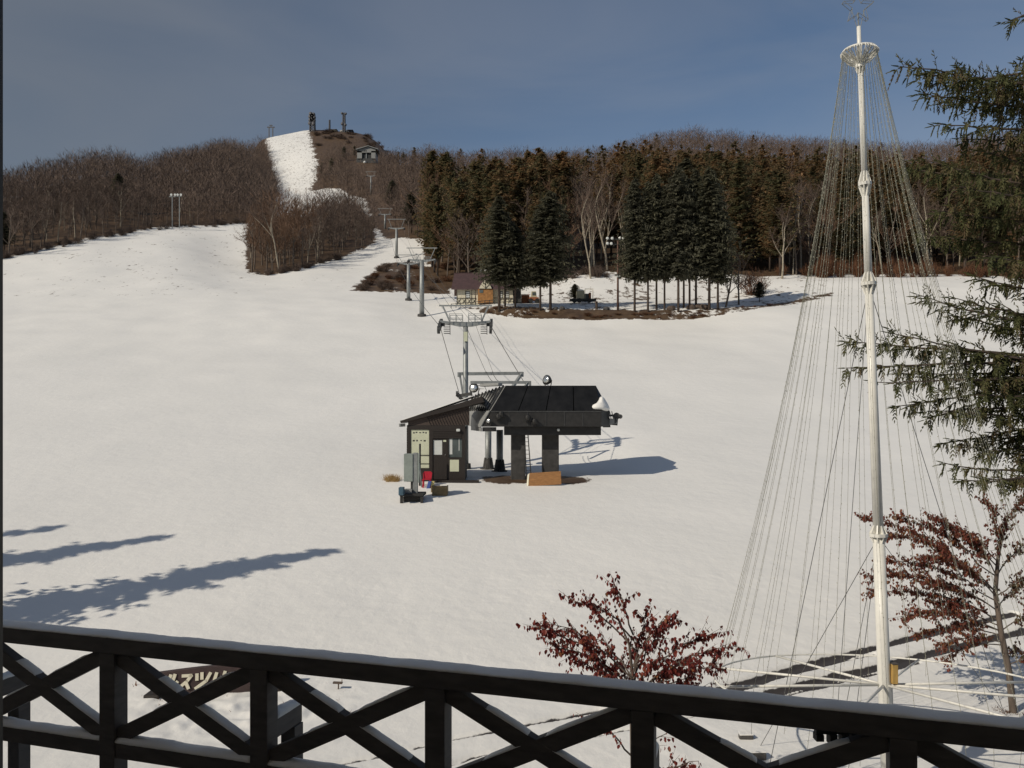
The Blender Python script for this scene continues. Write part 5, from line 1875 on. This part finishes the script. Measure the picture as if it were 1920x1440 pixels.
# single trees that stand out
for px, d, ty, k, lab, wd in ((1466, 163, 392, 'birch', 'pale bare tree with spreading limbs at the forest edge', 1.3), (1487, 170, 340, 'birch', 'tall straight pale trunk right of the spreading bare tree', .7),
                              (1108, 166, 350, 'birch', 'tall forked pale trunk left of the floodlights', .9), (525, 197, 365, 'birch', 'pale forked tree at the front of the wooded clump', 1.1),
                              (1360, 133, 470, 'bare', 'low bare tree leaning right of the grove', 1.4), (1385, 138, 462, 'bare', 'low bare tree just behind the leaning one', 1.3)):
    g = on_ground(px, d)
    plant(k, g, P(px, ty, d).z - g.z, lab, None, wid=wd)
g = on_ground(1424, 141)
plant('spruce', g, 3.6, 'young conifer standing alone on the snow right of the grove', None, wid=1.6)
g = on_ground(1078, 145)
plant('spruce', g, 3.4, 'young conifer on the snowy bank behind the trailer', None, wid=1.7)

# shrubs: russet scrub along forest edge and banks
rg = random.Random(31)


def shrub_mesh(seed, n=150):
    r = random.Random(seed)
    mb = MB()
    for _ in range(n):
        an = r.uniform(0, 6.28)
        q = r.random() ** .6
        e = Vector((math.cos(an) * q, math.sin(an) * q, r.uniform(.5, 1.0) * (1.1 - .5 * q)))
        b = Vector((e.x * .25, e.y * .25, -.1))
        m_ = b.lerp(e, .55) + Vector((r.gauss(0, .05), r.gauss(0, .05), .05))
        sd = Vector((r.gauss(0, 1), r.gauss(0, 1), 0)).normalized() * .018
        tt = r.random()
        mb.add([b - sd, b + sd, m_], [(0, 1, 2)], tt)
        mb.add([m_ - sd, m_ + sd, e], [(0, 1, 2)], tt)
        for _ in range(3):
            p = b.lerp(e, r.uniform(.4, 1))
            d = Vector((r.gauss(0, .2), r.gauss(0, .2), r.gauss(.08, .15)))
            mb.add([p - sd, p + sd, p + d], [(0, 1, 2)], r.random())
    return mb


SHR = [shrub_mesh(i).mesh('shrub', shrub_m) for i in range(4)]
SHB = [shrub_mesh(20 + i).mesh('scrub', twig_m) for i in range(3)]


def shrub(px, d, w, h, label, group, meshes):
    g = on_ground(px, d)
    o = bpy.data.objects.new('shrub', meshes[rg.randrange(len(meshes))])
    col.objects.link(o)
    o.location = g
    o.scale = (w, w, h)
    o.rotation_euler = (0, 0, rg.uniform(0, 6))
    tag(o, label, 'shrub', group)


shrub(1412, 150, 3.6, 5.2, 'big domed russet shrub right of the spruce grove', None, SHR)
for i in range(46):
    px = rg.uniform(1440, 1960)
    shrub(px, rg.uniform(164, 171), rg.uniform(1.3, 2.4), rg.uniform(1.6, 3.4) * (1.7 if 1530 < px < 1800 else 1), 'russet shrub along the foot of the right forest', 'russet shrubs below the right forest', SHR)
for i in range(40):
    px = rg.uniform(672, 838)
    yy = rg.uniform(496, 545)
    if px < 660 + (545 - yy) * 1.3:
        px = 660 + (545 - yy) * 1.3 + rg.uniform(0, 20)
    g = hit(px, yy, 120, 240)
    shrub(px, g.y, rg.uniform(1.0, 2.0), rg.uniform(.8, 2.0), 'brown scrub bush on the bank behind the lift towers', 'scrub bushes behind the lift towers', SHB if rg.random() < .55 else SHR)
for i in range(26):
    px = rg.uniform(474, 640)
    shrub(px, float(ZONES[1][3](px)) - rg.uniform(0, 3), rg.uniform(1, 1.7), rg.uniform(1, 2.4), 'low brown brush at the foot of the wooded clump', 'brush below the wooded clump', SHB)
for i in range(22):
    px = rg.uniform(1060, 1180)
    shrub(px, rg.uniform(167, 172), rg.uniform(1.2, 2.0), rg.uniform(1.2, 2.6), 'low brush at the forest foot left of the floodlights', 'brush behind the trailer', SHB)
for i in range(34):
    px, d = rg.uniform(592, 735), rg.uniform(560, 625)
    shrub(px, d, rg.uniform(2.5, 4.5), rg.uniform(1.2, 3.2), 'low scrub on the brown summit slope', 'scrub on the summit', SHB)
for i in range(30):
    px = rg.uniform(880, 1480)
    d0 = float(np.interp(px, [840, 900, 1000, 1100, 1300, 1400, 1500, 1570], [139, 130.3, 128, 127.4, 126.6, 128.5, 136, 143]))
    shrub(px, d0 + rg.uniform(.6, 3), rg.uniform(.4, .9), rg.uniform(.25, .6), 'small dry bush on the earth bank below the grove', 'dry bushes on the earth bank', SHR)

for i in range(60):
    px = rg.uniform(-20, 470)
    shrub(px, float(ZONES[0][3](px)) - rg.uniform(-2, 7) ** 1 * rg.random(), rg.uniform(.8, 1.8), rg.uniform(.8, 2.6), 'low brush along the foot of the left forest', 'brush below the left forest', SHB)

# off-frame spruces whose shadows fall on the lower left snow
for i_, (px, py, H, lab, w_) in enumerate(((612, 1034, 15.0, 'tall larch outside the view casting the longest shadow', 1.0), (296, 1009, 15.5, 'larch outside the view casting the middle shadow', .9), (92, 991, 16, 'larch outside the view casting the small upper shadow', .85))):
    tip = hit(px, py, 15, 80)
    zg = tip.z
    k = H / math.tan(SUN_EL)
    bx_, by_ = tip.x + math.sin(SUN_AZ) * k, tip.y + math.cos(SUN_AZ) * k
    z0 = gz(bx_, by_)
    k = (H + z0 - zg) / math.tan(SUN_EL)
    bx_, by_ = tip.x + math.sin(SUN_AZ) * k, tip.y + math.cos(SUN_AZ) * k
    plant('larch', Vector((bx_, by_, gz(bx_, by_))), H, lab, None, wid=w_, var=5, rot=i_ * 2.1)

# ------------------------------------------------------------------ big near spruce on the right
SPD = 20.5
tg = on_ground(2075, SPD)
ns = thing('near_spruce', 'big spruce whose shaggy branches reach in from the right edge', 'tree', tg)
topz = P(0, -420, SPD).z
MB().tube([tg - Vector((0, 0, .4)), tg + Vector((0, 0, 5)), tg + Vector((.1, 0, 12)), Vector((tg.x + .1, tg.y, topz))], [.38, .32, .2, .04], 12).build('trunk', bark_m, ns, True)
rs = random.Random(17)


def shoot(mb, p, d, L, w, rg, tint):
    """a needle-covered shoot: two crossed blades plus ragged needles"""
    d = d.normalized()
    a = d.cross(Vector((rg.gauss(0, 1), rg.gauss(0, 1), rg.gauss(0, 1)))).normalized()
    b = d.cross(a)
    e = p + d * L
    for s_ in (a, b):
        m1, m2 = p + d * L * .25, p + d * L * .7
        mb.add([p, m1 + s_ * w, m2 + s_ * w * .7, e, m2 - s_ * w * .7, m1 - s_ * w], [(0, 1, 2, 3), (0, 3, 4, 5)], tint)
    for j in range(3):
        q = p + d * L * rg.uniform(.15, .9)
        nd = (d + (a * rg.uniform(-1, 1) + b * rg.uniform(-1, 1)) * 1.2).normalized()
        mb.add([q - d * .012, q + d * .012, q + nd * w * 2.6], [(0, 1, 2)], tint)


def near_branch(p0, p1, sag, rg, n2=34, L2=1.0, hang=.5, upt=.4):
    wood, nd = MB(), MB()
    d0 = p1 - p0
    L = d0.length
    path = []
    n = 14
    for i in range(n + 1):
        t = i / n
        path.append(p0.lerp(p1, t) + Vector((rg.gauss(0, .02) * L * .2, rg.gauss(0, .02) * L * .2, -sag * L * 4 * t * (1 - t) * .5 + rg.gauss(0, .01))))
    wood.tube(path, [.05 * (1 - .85 * i / n) + .004 for i in range(n + 1)], 5)

    def at(t):
        f = t * n
        i = min(n - 1, int(f))
        return path[i].lerp(path[i + 1], f - i), (path[i + 1] - path[i]).normalized()
    for k in range(n2):
        t = .12 + .88 * (k + rg.random()) / n2
        t = min(t, .999)
        p, d = at(t)
        sd = d.cross(Vector((0, 0, 1))).normalized() * (1 if k % 2 else -1)
        l2 = L2 * (1.05 - .75 * t) * rg.uniform(.6, 1.15)
        dd = (d * rg.uniform(.45, .9) + sd * rg.uniform(.3, .9) + Vector((0, 0, rg.gauss(-.12, .22)))).normalized()
        pts = [p]
        q = p.copy()
        for _ in range(5):
            dd = (dd + Vector((rg.gauss(0, .08), rg.gauss(0, .08), rg.gauss(-.03, .06)))).normalized()
            q = q + dd * l2 / 5
            pts.append(q.copy())
        wood.tube(pts, [.013, .011, .009, .007, .005, .003], 3, cap=False)
        tn = rg.uniform(.1, .75)
        m_ = max(3, int(l2 / .075))
        for j in range(m_):
            f = (j + rg.random()) / m_ * 5
            i = min(4, int(f))
            s_ = pts[i].lerp(pts[i + 1], f - i)
            v = pts[i + 1] - pts[i]
            v.normalize()
            o = v.cross(Vector((0, 0, 1))).normalized() * (1 if j % 2 else -1)
            shoot(nd, s_, v * .9 + o * rg.uniform(.5, 1.1) + Vector((0, 0, rg.gauss(0, .25))), rg.uniform(.11, .26), .021, rg, min(1, max(0, tn + rg.uniform(-.15, .15))))
            if rg.random() < hang * .55:      # drooping curtain twig
                q = s_.copy()
                hd = (Vector((rg.gauss(0, .2), rg.gauss(0, .2), -1)) + v * .35).normalized()
                hl = rg.uniform(.14, .42)
                for jj in range(4):
                    hd = (hd + Vector((rg.gauss(0, .1), rg.gauss(0, .1), -.12))).normalized()
                    for sgn in (-1, 1):
                        shoot(nd, q, hd + o * sgn * .6, rg.uniform(.08, .15), .017, rg, min(1, max(0, tn + rg.uniform(-.1, .35))))
                    q = q + hd * hl / 4
                shoot(nd, q, hd, .1, .015, rg, min(1, tn + .2))
            elif rg.random() < hang:
                shoot(nd, s_, Vector((rg.gauss(0, .25), rg.gauss(0, .25), -1)) + v * .3, rg.uniform(.12, .34), .014, rg, min(1, max(0, tn + rg.uniform(-.1, .3))))
        shoot(nd, pts[-1], dd, .2, .016, rg, tn)
        if rg.random() < upt:     # upright bare-tipped shoots
            u = (d * .5 + Vector((rg.gauss(0, .3), rg.gauss(0, .3), 1))).normalized()
            e = p + u * rg.uniform(.2, .5)
            wood.tube([p, e], [.007, .003], 3, cap=False)
            for j in range(5):
                s_ = p.lerp(e, .2 + .16 * j)
                shoot(nd, s_, u + Vector((rg.gauss(0, .7), rg.gauss(0, .7), .2)), rg.uniform(.06, .14), .012, rg, rg.uniform(.2, .95))
    shoot(nd, path[-1], path[-1] - path[-2], .25, .018, rg, .4)
    w = wood.build('branch', bark_m, ns)
    tag(nd.build('needles', near_needle, w), kind='stuff')


def trunk_at(py):
    z = P(0, py, SPD).z
    return Vector((tg.x + .05, tg.y, z))


# tips given where the photograph shows them
for (tx, ty, dd, ry, sag, n2, L2, hang, upt) in (
        (1692, 122, 19.3, 170, .03, 46, 1.15, .75, .5), (1730, 175, 20.5, 205, .05, 40, 1.0, .8, .2), (1800, 150, 21, 110, .04, 34, .9, .6, .4), (1895, 40, 20.3, -60, .02, 26, .7, .5, .5),
        (1765, 232, 19.8, 230, .06, 30, .8, .9, .1),
        (1700, 318, 21.5, 330, .04, 34, 1.0, .6, .5), (1735, 300, 20.0, 370, .05, 36, 1.1, .6, .6), (1760, 395, 20.8, 420, .05, 40, 1.1, .7, .4), (1730, 440, 22.0, 460, .05, 34, 1.1, .7, .3), (1800, 350, 19.2, 380, .04, 30, 1.0, .6, .5), (1850, 285, 20.5, 350, .03, 26, .9, .5, .7),
        (1722, 552, 20.3, 610, .10, 40, .95, .6, .5), (1830, 520, 20.9, 560, .06, 34, 1.0, .7, .4), (1790, 590, 21.4, 640, .06, 30, .9, .7, .2), (1850, 480, 19.5, 500, .05, 30, 1.0, .7, .3),
        (1582, 640, 20.2, 668, .02, 54, 1.0, .8, .55), (1585, 690, 19.7, 672, .00, 44, .85, .9, .1), (1680, 762, 20.6, 690, .02, 34, .7, .95, .1), (1690, 700, 21.2, 690, .03, 36, .9, .8, .4),
        (1755, 770, 20.1, 740, .04, 38, 1.0, .8, .4), (1770, 830, 20.8, 770, .03, 34, 1.0, .8, .2), (1830, 740, 19.6, 730, .05, 34, 1.0, .7, .4), (1840, 850, 20.3, 800, .05, 34, 1.0, .8, .3),
        (1768, 868, 20.2, 850, .14, 26, .55, .8, .2), (1795, 900, 20.8, 860, .12, 24, .5, .9, .1)):
    near_branch(trunk_at(ry), P(tx, ty, dd), sag, rs, int(n2 * .8), L2 * 1.05, hang * .85, upt)
    if 280 < ty < 500:
        continue
    near_branch(trunk_at(ry + rs.uniform(-25, 35)), P(tx + rs.uniform(35, 90), ty + rs.uniform(-22, 30), dd + rs.uniform(-.9, .9)), sag, rs, int(n2 * .5), L2 * 1.05, hang * .85, upt * .6)
    if ty > 540 or ty < 240:
        continue
    near_branch(trunk_at(ry + rs.uniform(-10, 30)), P(tx + rs.uniform(90, 190), ty + rs.uniform(-15, 40), dd + rs.uniform(-.6, .6)), sag, rs, int(n2 * .55), L2 * 1.1, hang, upt * .4)
for k in range(26):      # the rest of the crown, beyond the frame
    an = rs.uniform(-1.3, 1.3)
    z = rs.uniform(3.5, topz - tg.z - 1.5)
    L = 5.2 * (1 - z / (topz - tg.z + 1)) + .6
    r = trunk_at(0)
    r.z = tg.z + z
    near_branch(r, r + Vector((math.cos(an) * L, math.sin(an) * L, -.1 * L)), .06, rs, 16, 1.0, .4, .2)

# ------------------------------------------------------------------ red-leaved trees
def leaf(mb, p, L, rg, tint):
    yaw = rg.uniform(0, 6.28)
    sd = Vector((math.cos(yaw), math.sin(yaw), 0))
    fw = Vector((-math.sin(yaw), math.cos(yaw), 0))
    dn = (Vector((0, 0, -1)) + fw * rg.uniform(-.3, .7) + sd * rg.uniform(-.3, .3)).normalized()
    w = L * rg.uniform(.30, .42)
    b = fw * L * .1
    mb.add([p, p + dn * L * .3 + sd * w + b, p + dn * L * .7 + sd * w * .7 + b, p + dn * L, p + dn * L * .7 - sd * w * .7 + b, p + dn * L * .3 - sd * w + b], [(0, 1, 2, 3), (0, 3, 4, 5)], tint)


def leafy_tree(name, label, trunk_pts, radii, tips, leaf_L, n_tw, per_tw, leafmat, seed, tintf, tw_len=.42):
    rg = random.Random(seed)
    t = thing(name, label, 'tree', trunk_pts[0])
    MB().tube([trunk_pts[0] - Vector((0, 0, .3))] + trunk_pts, [radii[0]] + radii, 9).build('trunk', grey_bark, t, True)
    for (root, tip, dens) in tips:
        L = (tip - root).length
        path = [root.lerp(tip, i / 7) + Vector((rg.gauss(0, .025) * L, rg.gauss(0, .025) * L, .10 * L * math.sin(math.pi * i / 7) + rg.gauss(0, .01))) for i in range(8)]
        path[0] = root
        wd = MB().tube(path, [.014 * (1 - i / 8) + .003 for i in range(8)], 5, cap=False)
        lv = MB()
        nt = max(4, int(n_tw * dens * L))
        for k in range(nt):
            f = (.25 + .75 * (k + rg.random()) / nt) * 7
            i = min(6, int(f))
            p = path[i].lerp(path[i + 1], min(1, f - i))
            dr = (path[i + 1] - path[i]).normalized()
            o = dr.cross(Vector((0, 0, 1))).normalized() * rg.choice((-1, 1))
            d = (dr * rg.uniform(.3, 1) + o * rg.uniform(.1, 1.0) + Vector((0, 0, rg.gauss(.12, .4)))).normalized()
            l = tw_len * rg.uniform(.4, 1.1) * (1.1 - .4 * f / 7)
            e = p + d * l
            wd.tube([p, e], [.006, .002], 3, cap=False)
            for j in range(per_tw + (2 if rg.random() < .4 else 0)):
                q = p.lerp(e, (j + rg.random()) / per_tw)
                leaf(lv, q + Vector((rg.gauss(0, .02), rg.gauss(0, .02), rg.gauss(-.01, .015))), leaf_L * rg.uniform(.6, 1.15), rg, min(1, max(0, tintf(q) + rg.gauss(0, .2))))
        w = wd.build('branch', grey_bark, t)
        tag(lv.build('leaves', leafmat, w), kind='stuff')
    return t


g = on_ground(1188, 13.0)
tp1 = [g, P(1187, 1440, 13.0), P(1185, 1340, 13.0), P(1186, 1270, 13.05), P(1180, 1210, 13.0), P(1160, 1160, 12.95)]
tp1[0] = Vector((tp1[1].x + .03, 13.0, g.z))
tips = []
rt = random.Random(6)
for (tx, ty, ry, dd, de) in ((998, 1178, 1290, -.3, 1), (1020, 1165, 1275, .4, .8), (1060, 1118, 1215, .2, .7), (1148, 1092, 1190, 0, 1.0), (1110, 1135, 1200, -.4, .8), (1212, 1148, 1250, .3, 1), (1262, 1150, 1262, -.3, 1), (1335, 1188, 1290, .2, 1),
                             (1378, 1212, 1300, -.2, .9), (1352, 1250, 1310, .4, .9), (1250, 1172, 1275, .6, 1), (1040, 1210, 1300, -.7, 1), (1078, 1238, 1310, .2, 1), (1300, 1240, 1315, -.6, 1), (1230, 1235, 1310, -.6, 1), (1130, 1255, 1325, -.5, 1),
                             (1195, 1200, 1290, .8, 1), (1290, 1272, 1330, .2, 1), (1165, 1240, 1320, .9, 1), (1110, 1190, 1275, .7, 1), (1095, 1345, 1420, -.2, .35), (1255, 1372, 1430, .2, .3), (1310, 1425, 1500, -.3, .6), (1330, 1285, 1350, .5, .6)):
    rz = P(0, ry, 13.0).z
    root = Vector((tp1[1].x, 13.0, rz))
    tips.append((root, P(tx, ty, 13.0 + dd), de))
leafy_tree('red_leaf_tree', 'small tree with dark red leaves just beyond the railing', tp1, [.05, .045, .04, .032, .02, .008], tips, .08, 17, 7, red_leaf, 61, lambda q: .42, .42)

D2 = 19.5
b2 = hit(1900, 1338, 12, 60)
D2 = b2.y
tp2 = [b2, P(1892, 1260, D2), P(1876, 1180, D2), P(1866, 1110, D2), P(1872, 1040, D2), P(1890, 960, D2)]
tips = []
for (tx, ty, ry, dd, de) in ((1608, 968, 1110, .2, .75), (1660, 1000, 1110, -.4, 1), (1692, 972, 1080, .3, .9), (1748, 970, 1060, -.2, .9), (1780, 985, 1050, .6, 1), (1630, 1078, 1150, -.3, 1), (1636, 1112, 1170, .4, .9), (1650, 1050, 1130, .9, .9), (1682, 1155, 1190, -.2, .9),
                             (1712, 1188, 1200, .3, .7), (1766, 1212, 1210, -.4, 1), (1765, 1235, 1215, -.1, .6), (1850, 942, 1010, 0, 1), (1918, 935, 1000, .4, 1), (1880, 985, 1050, -.6, 1), (1960, 1000, 1080, .2, 1), (1990, 1070, 1120, -.4, 1), (1930, 1090, 1150, .7, 1),
                             (1740, 1040, 1120, -.8, 1.2), (1730, 1090, 1150, .8, 1.2), (1760, 1130, 1170, 0, 1.2), (1800, 1060, 1120, .5, 1.3), (1820, 1010, 1080, -.5, 1.2), (1790, 1170, 1190, .6, 1), (1720, 1150, 1180, .9, .9), (1950, 1150, 1190, -.2, .8), (1915, 1220, 1240, .5, .7), (1960, 1240, 1250, -.3, .6)):
    t = (P(0, ry, D2).z - tp2[0].z) / (tp2[-1].z - tp2[0].z) * 5
    i = min(4, max(0, int(t)))
    tips.append((tp2[i].lerp(tp2[i + 1], min(1, max(0, t - i))), P(tx, ty, D2 + dd), de))
leafy_tree('red_leaf_tree', 'leaning tree with red brown leaves behind the mast, right edge', tp2, [.085, .075, .065, .055, .04, .012], tips, .08, 22, 10, brown_leaf, 62,
           lambda q: .62 - .33 * min(1, max(0, (q.x - 10.2) / 2.2)), .5)
g = b2
rgm = random.Random(3)
mb = MB()
for _ in range(26):
    tuft(mb, Vector((g.x + rgm.uniform(-.4, .5), g.y + rgm.uniform(-.3, .3), gz(g.x, g.y))), 8, .14, .1, rgm)
tag(mb.build('dead_leaf_litter', shrub_m), 'brown litter round the base of the leaning tree', 'litter', kind='stuff')
